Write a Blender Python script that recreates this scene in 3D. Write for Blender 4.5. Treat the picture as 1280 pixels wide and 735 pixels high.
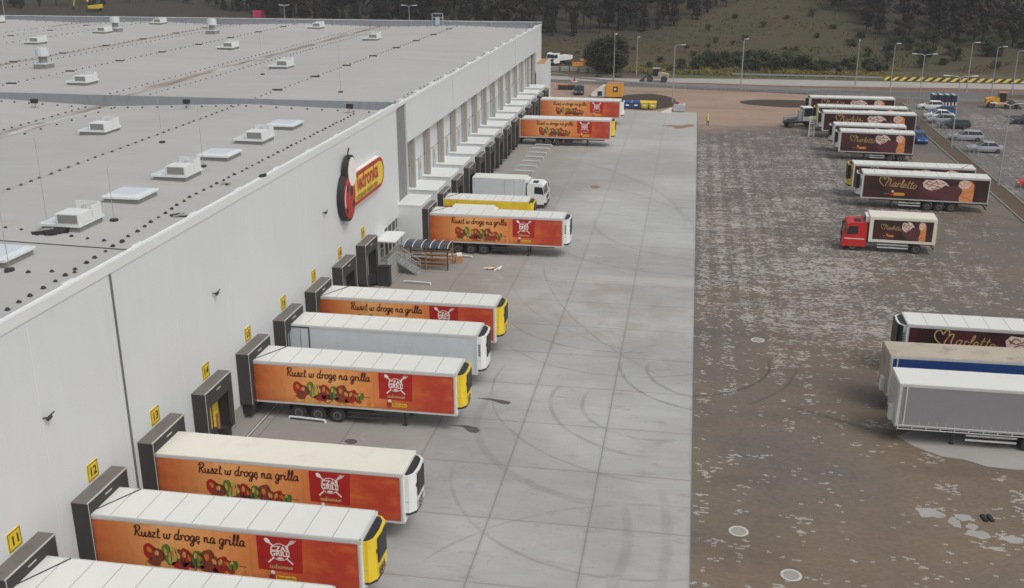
import bpy, math, random
from mathutils import Vector, Matrix
R = math.radians
for o in list(bpy.data.objects): bpy.data.objects.remove(o)
scene = bpy.context.scene
COL = scene.collection

# ---------------------------------------------------------------- camera
CAMH, PIT, YAW, ROL = 29.61, R(19.12), R(9.78), R(-0.06)
cy, sy, cp, sp = math.cos(YAW), math.sin(YAW), math.cos(PIT), math.sin(PIT)
fwd = Vector((-sy*cp, cy*cp, -sp)); right = Vector((cy, sy, 0)); up = right.cross(fwd)
rr = right*math.cos(ROL) + up*math.sin(ROL); uu = -right*math.sin(ROL) + up*math.cos(ROL)
cd = bpy.data.cameras.new('camera'); cam = bpy.data.objects.new('camera', cd); COL.objects.link(cam)
cd.sensor_width = 36; cd.lens = 36*1292.4/1280; cd.clip_start = .5; cd.clip_end = 4000
cam.matrix_world = Matrix(((rr.x, uu.x, -fwd.x, 0), (rr.y, uu.y, -fwd.y, 0), (rr.z, uu.z, -fwd.z, CAMH), (0, 0, 0, 1)))
scene.camera = cam

# ---------------------------------------------------------------- light
SUN_EL, SUN_AZ = R(54), R(125)          # azimuth from +Y clockwise
w = bpy.data.worlds.new("World"); scene.world = w; w.use_nodes = True
wt = w.node_tree; bg = wt.nodes['Background']
sky = wt.nodes.new('ShaderNodeTexSky'); sky.sky_type = 'NISHITA'; sky.sun_disc = False
sky.sun_elevation = SUN_EL; sky.sun_rotation = SUN_AZ; sky.air_density = 1.0; sky.dust_density = 6.0; sky.ozone_density = 1.0
hs = wt.nodes.new('ShaderNodeHueSaturation'); hs.inputs['Saturation'].default_value = .3     # cloud cover: nearly colourless sky light
wt.links.new(sky.outputs[0], hs.inputs['Color']); wt.links.new(hs.outputs[0], bg.inputs['Color']); bg.inputs['Strength'].default_value = .13
sl = bpy.data.lights.new('sun', 'SUN'); sl.energy = 1.0; sl.angle = R(25); sl.color = (1, .97, .93)
so = bpy.data.objects.new('sun', sl); COL.objects.link(so); so.location = (0, 0, 80)
sd = Vector((math.sin(SUN_AZ)*math.cos(SUN_EL), math.cos(SUN_AZ)*math.cos(SUN_EL), math.sin(SUN_EL)))
so.rotation_euler = sd.to_track_quat('Z', 'Y').to_euler()
vs = scene.view_settings; vs.view_transform = 'Standard'; vs.look = 'None'; vs.exposure = -0.12; vs.gamma = 1; vs.use_curve_mapping = False

# ---------------------------------------------------------------- node helper
class NT:
    def __init__(s, name):
        s.m = bpy.data.materials.new(name); s.m.use_nodes = True; s.t = s.m.node_tree; s.b = s.t.nodes['Principled BSDF']
    def n(s, kind, **kw):
        x = s.t.nodes.new(kind)
        for k, v in kw.items(): setattr(x, k, v)
        return x
    def put(s, sock, v):
        if hasattr(v, 'is_output') or isinstance(v, bpy.types.NodeSocket): s.t.links.new(v, sock)
        else: sock.default_value = v
    def math(s, op, a, b=0.0, c=0.0, clamp=False):
        x = s.n('ShaderNodeMath', operation=op, use_clamp=clamp); s.put(x.inputs[0], a); s.put(x.inputs[1], b); s.put(x.inputs[2], c); return x.outputs[0]
    def sstep(s, v, a, b, lo=0.0, hi=1.0):
        x = s.n('ShaderNodeMapRange', interpolation_type='SMOOTHSTEP'); s.put(x.inputs[0], v)
        x.inputs[1].default_value = a; x.inputs[2].default_value = b; x.inputs[3].default_value = lo; x.inputs[4].default_value = hi; return x.outputs[0]
    def mix(s, f, a, b):
        x = s.n('ShaderNodeMix', data_type='RGBA'); s.put(x.inputs[0], f)
        s.put(x.inputs[6], (*a, 1) if isinstance(a, tuple) else a); s.put(x.inputs[7], (*b, 1) if isinstance(b, tuple) else b); return x.outputs[2]
    def mul(s, col, f):
        x = s.n('ShaderNodeVectorMath', operation='SCALE'); s.put(x.inputs[0], col); s.put(x.inputs[3], f); return x.outputs[0]
    def pos(s, world=True):
        return s.n('ShaderNodeNewGeometry').outputs['Position'] if world else s.n('ShaderNodeTexCoord').outputs['Object']
    def sep(s, v):
        x = s.n('ShaderNodeSeparateXYZ'); s.put(x.inputs[0], v); return x.outputs
    def comb(s, x_, y_, z_=0.0):
        x = s.n('ShaderNodeCombineXYZ'); s.put(x.inputs[0], x_); s.put(x.inputs[1], y_); s.put(x.inputs[2], z_); return x.outputs[0]
    def noise(s, v, scale, detail=3.0, rough=.55):
        x = s.n('ShaderNodeTexNoise'); s.put(x.inputs['Vector'], v); x.inputs['Scale'].default_value = scale
        x.inputs['Detail'].default_value = detail; x.inputs['Roughness'].default_value = rough; return x.outputs[0]
    def vmul(s, v, t):
        x = s.n('ShaderNodeVectorMath', operation='MULTIPLY'); s.put(x.inputs[0], v); x.inputs[1].default_value = t; return x.outputs[0]
    def bump(s, h, strength=.3, dist=.02):
        x = s.n('ShaderNodeBump'); s.put(x.inputs['Height'], h); x.inputs['Strength'].default_value = strength; x.inputs['Distance'].default_value = dist
        s.t.links.new(x.outputs[0], s.b.inputs['Normal'])
    def done(s, col, rough=.6, metal=0.0):
        s.put(s.b.inputs['Base Color'], (*col, 1) if isinstance(col, tuple) else col); s.put(s.b.inputs['Roughness'], rough); s.b.inputs['Metallic'].default_value = metal
        return s.m

def mat(name, col, rough=.6, var=.12, scale=1.5, metal=0.0, dirt=None, fine=18):
    t = NT(name); p = t.pos(False)
    n = t.noise(p, scale, 4); n2 = t.noise(p, fine, 2)
    f = t.math('MULTIPLY_ADD', n, 2*var, 1-var); f = t.math('MULTIPLY_ADD', n2, var*.6, t.math('SUBTRACT', f, var*.3))
    c = t.mul(t.mix(0.0, col, col), f)
    if dirt:
        d = t.sstep(t.noise(t.vmul(p, (1, 1, .35)), scale*1.7, 5, .65), .5, .75); c = t.mix(t.math('MULTIPLY', d, .55), c, dirt)
    return t.done(c, rough, metal)

def clr(r, g, b):          # sRGB bytes -> linear
    f = lambda c: (c/12.92 if c <= .04045 else ((c+.055)/1.055)**2.4)
    return (f(r/255), f(g/255), f(b/255))

# ---------------------------------------------------------------- big surface materials
def circ(p, q, s):
    ax, ay = p; bx, by = q; cx, cy_ = s
    d = 2*(ax*(by-cy_)+bx*(cy_-ay)+cx*(ay-by))
    ux = ((ax*ax+ay*ay)*(by-cy_)+(bx*bx+by*by)*(cy_-ay)+(cx*cx+cy_*cy_)*(ay-by))/d
    uy = ((ax*ax+ay*ay)*(cx-bx)+(bx*bx+by*by)*(ax-cx)+(cx*cx+cy_*cy_)*(bx-ax))/d
    return ux, uy, math.hypot(ax-ux, ay-uy)
ARCS = [((-6.1, 63.4), (-4.7, 59.8), (-.2, 58.4), .16, .5), ((-8.2, 62.8), (-7, 59.4), (-2.4, 56.2), .16, .5),
        ((-3.9, 68.8), (-2.4, 65.5), (1.3, 63.1), .14, .8), ((-2.1, 69.8), (-1., 66.7), (1.3, 65.1), .14, .8),
        ((-12.5, 59), (-11.4, 55.6), (-5.7, 50.6), .3, .4), ((-.2, 50.5), (0, 47.3), (-.2, 42.9), .3, .35),
        ((-2.3, 49.4), (-2, 46.2), (-2.5, 42.5), .3, .4), ((-13.3, 76.9), (-9, 73.2), (-2.7, 72.5), .12, .6),
        ((-12.8, 92), (-9, 80), (-3.4, 71), .1, .5), ((-14, 84), (-9, 76.5), (1, 71), .1, .4), ((-12, 98), (-5, 93), (1.2, 92), .25, .3),
        ((-10, 126), (-2, 118), (1.2, 104), .25, .3), ((-14, 140), (-6, 130), (0, 112), .3, .3), ((-9.8, 110), (-6, 101), (1, 97), .2, .35), ((-12.6, 66), (-10, 58), (-2, 53), .1, .5), ((-12, 50), (-8, 45), (0, 43.5), .12, .5), ((-11.5, 44), (-6, 49), (1, 50.5), .1, .4), ((-12.5, 72), (-6, 68), (1, 69), .1, .45)]
def arcs_mask(t, p, arcs):
    x, y, _ = t.sep(p); tot = None
    wob = t.math('MULTIPLY_ADD', t.noise(p, .6, 2), .25, -.12)
    for a, b, c, wd, k in arcs:
        ux, uy, r = circ(a, b, c)
        dx = t.math('SUBTRACT', x, ux); dy = t.math('SUBTRACT', y, uy)
        d = t.math('SQRT', t.math('ADD', t.math('MULTIPLY', dx, dx), t.math('MULTIPLY', dy, dy)))
        e = t.math('ABSOLUTE', t.math('ADD', t.math('SUBTRACT', d, r), wob))
        line = t.sstep(e, wd*.4, wd*1.3, k, 0.0)
        mx, my = b; rad = max(math.dist(a, b), math.dist(b, c))*1.25
        ex = t.math('SUBTRACT', x, mx); ey = t.math('SUBTRACT', y, my)
        q = t.math('SQRT', t.math('ADD', t.math('MULTIPLY', ex, ex), t.math('MULTIPLY', ey, ey)))
        line = t.math('MULTIPLY', line, t.sstep(q, rad*.75, rad, 1.0, 0.0))
        tot = line if tot is None else t.math('MAXIMUM', tot, line)
    return tot

def m_concrete():
    t = NT('concrete_slabs'); p = t.pos(); x, y, _ = t.sep(p)
    n1 = t.noise(p, .06, 4); n2 = t.noise(t.vmul(p, (.5, 1.6, 1)), .5, 5, .65); n3 = t.noise(p, 6, 4, .7)
    c = t.mix(t.sstep(n1, .35, .65), clr(152, 152, 151), clr(172, 173, 172))
    # slightly different batches per slab
    sx = t.math('FLOOR', t.math('DIVIDE', t.math('ADD', x, 20.2), 5.35)); sy_ = t.math('FLOOR', t.math('DIVIDE', t.math('SUBTRACT', y, .5), 5.9))
    wn = t.n('ShaderNodeTexWhiteNoise', noise_dimensions='2D'); t.put(wn.inputs[0], t.comb(sx, sy_)); 
    c = t.mul(c, t.math('MULTIPLY_ADD', wn.outputs[0], .04, .98))
    c = t.mul(c, t.math('MULTIPLY_ADD', n2, .42, .79)); c = t.mul(c, t.math('MULTIPLY_ADD', n3, .2, .9))
    # grey grime by the docks, dusty brownish bands
    c = t.mix(t.math('MULTIPLY', t.sstep(t.math('ADD', x, t.math('MULTIPLY', n1, 8.0)), -4, -17), .62), c, clr(120, 113, 105))
    band = t.math('MULTIPLY', t.sstep(t.math('ADD', y, t.math('MULTIPLY', n2, 5)), 73, 79), t.sstep(y, 92, 89.5))
    c = t.mix(t.math('MULTIPLY', band, t.sstep(t.noise(p, .35, 5, .7), .38, .72, 0, .6)), c, clr(150, 137, 122))
    sc = t.noise(t.vmul(p, (.35, 1, 1)), 1.3, 6, .75)
    c = t.mix(t.sstep(sc, .54, .7, 0, .45), c, clr(126, 117, 108)); c = t.mix(t.sstep(t.noise(t.vmul(p, (1.6, .5, 1)), .9, 6, .75), .6, .74, 0, .3), c, clr(112, 106, 100))
    lb = t.math('MULTIPLY', t.sstep(t.math('ADD', y, n2), 88.6, 89.6), t.sstep(t.math('ADD', y, n2), 92, 90.6)); c = t.mix(t.math('MULTIPLY', lb, t.sstep(x, -11, -7, 0, .4)), c, clr(190, 190, 188))
    c = t.mix(t.sstep(t.noise(p, .22, 5, .7), .58, .72, 0, .35), c, clr(182, 182, 180))
    c = t.mix(t.sstep(y, 110, 185, 0, .35), c, clr(176, 172, 163))
    # joints
    jx = t.math('ABSOLUTE', t.math('SUBTRACT', t.math('FRACT', t.math('DIVIDE', t.math('ADD', x, 20.2), 5.35)), .5)); jx = t.math('SUBTRACT', .5, jx)
    jy = t.math('ABSOLUTE', t.math('SUBTRACT', t.math('FRACT', t.math('DIVIDE', t.math('SUBTRACT', y, .5), 5.9)), .5)); jy = t.math('SUBTRACT', .5, jy)
    j = t.math('MAXIMUM', t.sstep(jx, .004, .009, 1, 0), t.math('MULTIPLY', t.sstep(jy, .005, .010, .8, 0), t.sstep(t.noise(p, .4, 2), .2, .5, .4, 1)))
    j = t.math('MULTIPLY', j, t.sstep(y, 70, 112, 1, .12))
    c = t.mix(t.math('MULTIPLY', j, .5), c, clr(88, 85, 82))
    halo = t.math('MAXIMUM', t.sstep(jx, .0, .05, .18, 0), t.sstep(jy, 0, .04, .12, 0)); c = t.mix(halo, c, clr(120, 116, 112))
    a = t.math('MULTIPLY', arcs_mask(t, p, ARCS), t.sstep(t.noise(p, .5, 3), .3, .6, .2, .65)); c = t.mix(a, c, clr(100, 98, 97))
    t.bump(n3, .15); return t.done(c, t.math('MULTIPLY_ADD', n2, .4, .55))

def m_yard(name, park=False):
    t = NT(name); p = t.pos(); x, y, _ = t.sep(p)
    n1 = t.noise(p, .05, 4); n2 = t.noise(p, .3, 4, .6)
    c = t.mix(t.sstep(t.math('ADD', n1, t.math('MULTIPLY', y, .002)), .5, .78), clr(116, 102, 86), clr(100, 94, 89))
    c = t.mul(c, t.math('MULTIPLY_ADD', n2, .3, .85))
    # paver cells
    ix = t.math('FLOOR', t.math('DIVIDE', x, .24)); row = t.math('FLOOR', t.math('DIVIDE', y, .12))
    ix2 = t.math('FLOOR', t.math('ADD', t.math('DIVIDE', x, .24), t.math('MULTIPLY', t.math('MODULO', row, 2.0), .5)))
    cell = t.comb(ix2, row); wn = t.n('ShaderNodeTexWhiteNoise', noise_dimensions='2D'); t.put(wn.inputs[0], cell)
    c = t.mul(c, t.math('MULTIPLY_ADD', wn.outputs[0], .22, .89))
    # pale dried patches, made of whole pavers
    sx = t.math('MULTIPLY', ix2, .24); sy_ = t.math('MULTIPLY', row, .12); sp_ = t.comb(sx, sy_)
    big = t.noise(sp_, .07, 3, .6); mid = t.noise(t.vmul(sp_, (.55, 1.1, 1)), .8, 3, .65); fin = t.noise(t.vmul(sp_, (.75, 1.2, 1)), 2.3, 2, .7)
    reg = t.math('MULTIPLY', t.sstep(y, 64, 84), t.sstep(y, 176, 150)) if not park else 1.0
    lat = t.math('MULTIPLY', t.math('ADD', t.math('COSINE', t.math('MULTIPLY', x, 3.35)), t.math('COSINE', t.math('MULTIPLY', y, 4.6))), .5)
    clus = t.sstep(t.noise(sp_, .5, 2), .47, .6)
    rowm = t.sstep(t.math('SINE', t.math('MULTIPLY', x, 3.7)), -.6, .5, -.02, .02)
    s = t.math('ADD', t.math('ADD', t.math('MULTIPLY', mid, .46), t.math('MULTIPLY', fin, .47)), t.math('MULTIPLY', wn.outputs[0], .19))
    s = t.math('ADD', s, t.math('MULTIPLY', t.math('SUBTRACT', big, .5), .36)); s = t.math('ADD', s, rowm)
    s = t.math('ADD', s, t.math('MULTIPLY', lat, .028)); nearm = t.math('SUBTRACT', 1.0, reg)
    if not park: s = t.math('ADD', s, t.math('MULTIPLY', nearm, t.math('MULTIPLY_ADD', clus, .1, -.13)))
    if not park:
        s = t.math('ADD', s, t.sstep(x, 22, 34, 0, -.11))
        # the densest patch lies in front of the red truck
        dd = t.math('ADD', t.math('ABSOLUTE', t.math('DIVIDE', t.math('SUBTRACT', x, 13.), 9.)), t.math('ABSOLUTE', t.math('DIVIDE', t.math('SUBTRACT', y, 96.), 11.)))
        s = t.math('ADD', s, t.sstep(dd, .1, 1.3, .075, 0))
    pm = t.sstep(s, .606, .616) if not park else t.sstep(s, .645, .66)
    pale = t.mix(n2, clr(146, 141, 136), clr(182, 178, 172)); c = t.mix(t.math('MULTIPLY', pm, .86), c, pale)
    # brown dust towards the road
    if not park:
        e = t.math('ADD', y, t.math('MULTIPLY_ADD', n2, 14, -7)); e = t.math('ADD', e, t.math('MULTIPLY', x, -.55))
        dust = t.mix(t.noise(p, .12, 4), clr(174, 146, 124), clr(148, 124, 107))
        c = t.mix(t.sstep(e, 160, 174, 0, .88), c, dust)
        c = t.mix(t.sstep(t.noise(t.vmul(p, (.25, 1, 1)), .2, 4, .6), .5, .65, 0, .35), c, clr(84, 75, 68))
        a = t.math('MULTIPLY', arcs_mask(t, p, [((1.4, 65.4), (3.6, 66.3), (6.7, 71.9), .12, .9), ((5.8, 65.5), (7.4, 67.7), (8.5, 71), .12, .6), ((9, 64), (16, 60.3), (24, 57), .25, .6)]), .7)
        c = t.mix(a, c, clr(60, 56, 52))
    jx = t.math('SUBTRACT', .5, t.math('ABSOLUTE', t.math('SUBTRACT', t.math('FRACT', t.math('DIVIDE', y, .12)), .5)))
    c = t.mul(c, t.sstep(jx, .0, .09, .86, 1.0))
    t.bump(wn.outputs[0], .2, .01)
    return t.done(c, t.sstep(n1, .3, .7, .5, .8))

def m_roof():
    t = NT('roof_membrane'); p = t.pos(); x, y, _ = t.sep(p)
    n1 = t.noise(p, .05, 4); n2 = t.noise(t.vmul(p, (.3, 1.3, 1)), .25, 5, .6); n3 = t.noise(p, 9, 2)
    c = t.mix(n1, clr(162, 162, 160), clr(180, 180, 177)); c = t.mul(c, t.math('MULTIPLY_ADD', n2, .22, .89)); c = t.mul(c, t.math('MULTIPLY_ADD', n3, .05, .975))
    fy = t.math('SUBTRACT', .5, t.math('ABSOLUTE', t.math('SUBTRACT', t.math('FRACT', t.math('DIVIDE', y, 2.1)), .5)))
    c = t.mul(c, t.sstep(fy, .006, .02, .93, 1))
    # valleys: rusty silt, wet and bleached strips every 30 m
    vx = t.math('ABSOLUTE', t.math('SUBTRACT', t.math('FRACT', t.math('DIVIDE', t.math('ADD', x, 43.), 30.)), .5)); vx = t.math('MULTIPLY', vx, 30.)
    vm = t.math('MULTIPLY', t.sstep(t.math('ADD', vx, t.math('MULTIPLY', n2, 1.6)), .9, 2.2, 1, 0), t.sstep(x, -32, -36))
    c = t.mix(t.math('MULTIPLY', vm, t.sstep(t.noise(t.vmul(p, (2, .35, 1)), .35, 5, .7), .4, .56, 0, .8)), c, clr(130, 104, 86))
    c = t.mix(t.math('MULTIPLY', vm, t.sstep(t.noise(t.vmul(p, (2, .2, 1)), .3, 4, .6), .55, .6, 0, .8)), c, clr(196, 198, 200))
    c = t.mix(t.math('MULTIPLY', vm, t.sstep(t.noise(t.vmul(p, (2.5, .3, 1)), .55, 4, .6), .58, .62, 0, .85)), c, clr(88, 66, 56))
    c = t.mix(t.sstep(t.noise(p, .16, 5, .7), .6, .74, 0, .3), c, clr(166, 148, 122))
    c = t.mix(t.sstep(t.noise(t.vmul(p, (.5, 1.5, 1)), .4, 5, .7), .6, .8, 0, .35), c, clr(140, 136, 130))
    return t.done(c, .75)

def m_wall():
    t = NT('white_wall_panel'); p = t.pos(); x, y, z = t.sep(p)
    n1 = t.noise(p, .12, 3); n2 = t.noise(t.vmul(p, (1, 1.2, .12)), 1.1, 5, .6)
    c = t.mix(n1, clr(206, 210, 211), clr(217, 220, 220)); c = t.mul(c, t.math('MULTIPLY_ADD', n2, .07, .965))
    f = t.math('SUBTRACT', .5, t.math('ABSOLUTE', t.math('SUBTRACT', t.math('FRACT', t.math('DIVIDE', t.math('SUBTRACT', y, 49.9), 6.33)), .5)))
    c = t.mix(t.sstep(f, .003, .008, .35, 0), c, clr(238, 239, 237)); c = t.mix(t.math('MULTIPLY', t.sstep(f, .010, .014, 1, 0), t.sstep(f, .006, .010, 0, .4)), c, clr(190, 191, 190))
    g = t.math('SUBTRACT', .5, t.math('ABSOLUTE', t.math('SUBTRACT', t.math('FRACT', t.math('DIVIDE', y, 1.055)), .5))); c = t.mul(c, t.sstep(g, .006, .02, .965, 1))
    c = t.mix(t.sstep(t.math('ADD', z, n2), 3.2, .8, 0, .25), c, clr(150, 146, 138))
    return t.done(c, .45)

def hz(x, y):
    q = max(0, y-262+.06*x)
    return .11*q*q/(q+45)+.9*math.sin(x*.021+1)*math.sin(y*.017)*min(1, q/60)
def m_ground():
    t = NT('meadow_ground'); p = t.pos(); x, y, z = t.sep(p)
    n1 = t.noise(p, .02, 4); n2 = t.noise(p, .12, 5, .65); n3 = t.noise(p, 1.2, 4, .7)
    c = t.mix(t.sstep(n1, .4, .6), clr(70, 60, 34), clr(60, 62, 32)); c = t.mix(t.sstep(n2, .45, .65, 0, .7), c, clr(80, 62, 42))
    c = t.mix(t.math('MULTIPLY', t.sstep(t.math('ADD', y, t.math('MULTIPLY', n2, 12)), 262, 256), t.sstep(n2, .35, .6, .3, 1)), c, clr(92, 80, 68))
    g = t.math('MULTIPLY', t.sstep(y, 250, 244), t.sstep(x, -12, -2)); c = t.mix(t.math('MULTIPLY', g, .7), c, clr(80, 88, 48))
    c = t.mix(t.math('MULTIPLY', t.sstep(y, 238, 225), 1.0), c, clr(112, 94, 80))
    c = t.mix(t.math('MULTIPLY', t.sstep(t.math('ADD', y, t.math('MULTIPLY', n2, 20)), 300, 318), t.math('MAXIMUM', t.sstep(x, 0, -12), t.sstep(x, 44, 54))), c, clr(58, 52, 42))
    c = t.mul(c, t.math('MULTIPLY_ADD', n3, .7, .6)); t.bump(n3, .6, .3)
    return t.done(c, .95)
def m_art():          # printed poster ground of the grill trailers: orange glow, redder to the right
    t = NT('orange_print'); p = t.pos(False); x, y, z = t.sep(p)
    r = t.n('ShaderNodeValToRGB'); t.put(r.inputs[0], t.math('DIVIDE', x, 13.6)); e = r.color_ramp.elements
    cols = [(0, (146, 70, 38)), (.06, (190, 98, 52)), (.2, (222, 148, 88)), (.28, (236, 170, 106)), (.42, (240, 172, 104)), (.6, (226, 138, 76)), (.76, (204, 88, 48)), (.86, (188, 64, 42)), (1, (180, 58, 40))]
    e[0].position = 0; e[0].color = (*clr(*cols[0][1]), 1); e[1].position = 1; e[1].color = (*clr(*cols[-1][1]), 1)
    for q, c_ in cols[1:-1]: k = e.new(q); k.color = (*clr(*c_), 1)
    n = t.noise(t.vmul(p, (.7, 1, 1.6)), .9, 4, .6); c = t.mix(t.math('MULTIPLY', t.sstep(n, .42, .75), .5), r.outputs[0], clr(222, 128, 60))
    c = t.mix(t.sstep(z, 1.9, 1.3, 0, .35), c, clr(160, 70, 34)); c = t.mix(t.sstep(t.noise(t.vmul(p, (2.5, 1, .5)), 1.2, 5, .7), .5, .8, 0, .3), c, clr(120, 70, 48))
    return t.done(t.mul(c, t.math('MULTIPLY_ADD', t.noise(p, 3, 3), .12, .94)), .35)
def m_artb():         # dark brown print of the ice cream trailers
    t = NT('brown_print'); p = t.pos(False); x, y, z = t.sep(p)
    n = t.noise(p, .5, 3); c = t.mix(t.sstep(n, .35, .7), clr(52, 30, 31), clr(84, 42, 44))
    return t.done(c, .35)
def m_leaf(name, a, b, c3, s=.35):
    t = NT(name); p = t.pos(); n = t.noise(p, s, 3, .7); n2 = t.noise(p, s*6, 2, .7)
    c = t.mix(t.sstep(n, .35, .65), a, b); c = t.mix(t.sstep(n2, .52, .72, 0, .8), c, c3)
    t.done(c, .85); t.b.inputs['Subsurface Weight'].default_value = 0
    return t.m
def m_hazard():
    t = NT('hazard_stripes'); p = t.pos(); x, y, z = t.sep(p)
    f = t.math('FRACT', t.math('DIVIDE', t.math('SUBTRACT', x, t.math('MULTIPLY', z, 1.4)), 1.75))
    return t.done(t.mix(t.math('GREATER_THAN', f, .5), clr(214, 190, 84), clr(38, 34, 30)), .6)

CONC = m_concrete(); YARD = m_yard('yard_pavers'); PARK = m_yard('parking_pavers', True); ROOF = m_roof(); WALL = m_wall(); GRND = m_ground()
ART = m_art(); ARTB = m_artb(); HAZ = m_hazard()
white = mat('white_paint', clr(224, 226, 224), .35, .04, .8, dirt=clr(205, 203, 195)); roofw = mat('trailer_roof', clr(216, 217, 212), .5, .05, .7, dirt=clr(212, 211, 204))
cream = mat('cream_roof', clr(220, 217, 203), .5, .05, .6, dirt=clr(205, 200, 184)); beige = mat('dirty_beige_roof', clr(176, 166, 150), .7, .15, .5, dirt=clr(92, 86, 80))
trim = mat('aluminium_trim', clr(196, 197, 194), .4, .08, 2); dark = mat('dark_rubber', clr(54, 52, 52), .8, .2, 2); black = mat('black_paint', clr(40, 39, 41), .5, .2, 2)
chas = mat('chassis_steel', clr(60, 58, 58), .7, .25, 2); tyre = mat('tyre_rubber', clr(48, 46, 46), .9, .2, 3); rimm = mat('steel_rim', clr(108, 106, 102), .5, .15, 3)
seam = mat('seam_grey', clr(160, 158, 153), .7, .1); yellow = mat('yellow_paint', clr(228, 196, 44), .4, .07, 1.2, dirt=clr(190, 160, 50)); shel = mat('shelter_fabric', clr(60, 57, 56), .85, .15, 1)
shtop = mat('shelter_top', clr(108, 103, 98), .8, .12, 1.2, dirt=clr(84, 80, 76)); pale = mat('pale_edge', clr(190, 188, 184), .6, .1); concr = mat('plain_concrete', clr(150, 146, 138), .85, .15, .7, dirt=clr(116, 110, 102))
colc = mat('column_concrete', clr(158, 152, 142), .85, .12, .6, dirt=clr(128, 122, 112)); colg = mat('grey_column', clr(128, 129, 128), .8, .3, 1.2, dirt=clr(90, 90, 88)); galv = mat('galvanised_steel', clr(168, 172, 174), .45, .1, 2, metal=.3)
glass = mat('dark_glass', clr(40, 46, 52), .08, .1); flash = mat('white_flashing', clr(218, 221, 220), .4, .05); greyp = mat('parapet_inner', clr(140, 143, 148), .6, .1, .8, dirt=clr(120, 122, 126))
sky_w = mat('skylight_dome', clr(206, 213, 219), .3, .05, .5); sky_k = mat('skylight_kerb', clr(132, 132, 130), .7, .1); lblue = mat('pale_blue_trim', clr(170, 184, 194), .5, .08)
red = mat('red_paint', clr(196, 40, 36), .35, .06); brownt = mat('dark_brown_lettering', clr(70, 28, 20), .5, .1); gold = mat('gold_lettering', clr(196, 168, 110), .45, .15); redb = mat('red_banner', clr(172, 34, 30), .4, .16, 1.5)
pep_r = mat('pepper_red', clr(164, 40, 30), .4, .3, 5); pep_g = mat('pepper_green', clr(92, 128, 48), .4, .25, 5); pep_y = mat('onion_yellow', clr(190, 170, 84), .4, .2, 5); meat = mat('grilled_meat', clr(132, 62, 42), .5, .35, 6)
flame = mat('flame_print', clr(226, 164, 88), .5, .15, 4); pink = mat('cream_swirl', clr(226, 204, 190), .5, .16, 3.5, dirt=clr(170, 120, 96)); cone = mat('waffle_print', clr(224, 146, 88), .5, .15, 3, dirt=clr(180, 96, 56)); orangep = mat('orange_print_plain', clr(214, 120, 40), .5, .1)
plum = mat('plum_swirl', clr(94, 48, 56), .5, .15); cwhite = mat('print_white', clr(236, 230, 222), .5, .05); lgrey = mat('light_grey_panel', clr(200, 206, 210), .4, .06, 1, dirt=clr(186, 188, 188))
curt = mat('grey_curtain', clr(136, 135, 138), .65, .08, 1.5); bcurt = mat('blue_curtain', clr(22, 62, 126), .55, .08, 1.5); silver = mat('silver_paint', clr(168, 172, 178), .3, .05, metal=.3)
carb = mat('blue_paint', clr(34, 76, 140), .3, .08); dkcar = mat('dark_green_paint', clr(44, 50, 50), .3, .08); dblue = mat('navy_paint', clr(44, 52, 72), .3, .08); amber = mat('amber_lamp', clr(220, 120, 40), .4, .05); lampw = mat('lamp_glass', clr(222, 224, 226), .3, .03)
soil = mat('dark_soil', clr(62, 50, 42), .95, .3, .6); mulch = mat('brown_mulch', clr(86, 72, 58), .95, .3, .8); road_l = mat('pale_road', clr(160, 156, 150), .85, .12, .12, dirt=clr(140, 132, 122)); road_d = mat('grey_asphalt', clr(100, 98, 95), .85, .15, .15, dirt=clr(92, 88, 84))
bankm = mat('red_brown_bank', clr(116, 88, 72), .95, .3, .5, dirt=clr(88, 84, 62)); wood = mat('raw_wood', clr(150, 112, 78), .8, .2, 2); bark = mat('bark', clr(58, 50, 44), .95, .25, 2); barkp = mat('pale_bark', clr(84, 78, 70), .95, .25, 2)
wet = mat('puddle_sheen', clr(158, 155, 151), .5, .2, .5); stain = mat('dark_oil_stain', clr(84, 80, 76), .6, .2, 1.5); sand = mat('brown_sand', clr(142, 112, 88), .95, .25, .5, dirt=clr(96, 70, 54)); poly = mat('smoked_polycarbonate', clr(62, 65, 74), .25, .15, 1.5); orng = mat('orange_paint', clr(222, 160, 54), .45, .1)  # wet: puddle water, its reflection painted in as an even pale grey
hivis = mat('hi_vis_fabric', clr(206, 214, 70), .7, .1, 4); skin = mat('skin', clr(190, 140, 112), .6, .05); trous = mat('dark_trousers', clr(44, 46, 58), .8, .1); card = mat('cardboard', clr(168, 124, 92), .9, .2, 3); magenta = mat('pink_sheet', clr(206, 60, 110), .6, .2, 2)
L_dark = m_leaf('forest_foliage', clr(56, 52, 40), clr(66, 58, 44), clr(80, 68, 48)); L_con = m_leaf('conifer_foliage', clr(48, 50, 38), clr(56, 56, 40), clr(68, 64, 44)); L_tree = m_leaf('tree_foliage', clr(60, 66, 42), clr(76, 76, 50), clr(100, 86, 58), .8)
L_bush = m_leaf('bush_foliage', clr(56, 68, 38), clr(66, 74, 40), clr(92, 92, 44), .9); L_yel = m_leaf('yellow_weeds', clr(110, 104, 44), clr(134, 118, 44), clr(84, 92, 44), .3); L_und = m_leaf('meadow_foliage', clr(76, 78, 38), clr(98, 72, 44), clr(132, 112, 40), .035)

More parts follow.
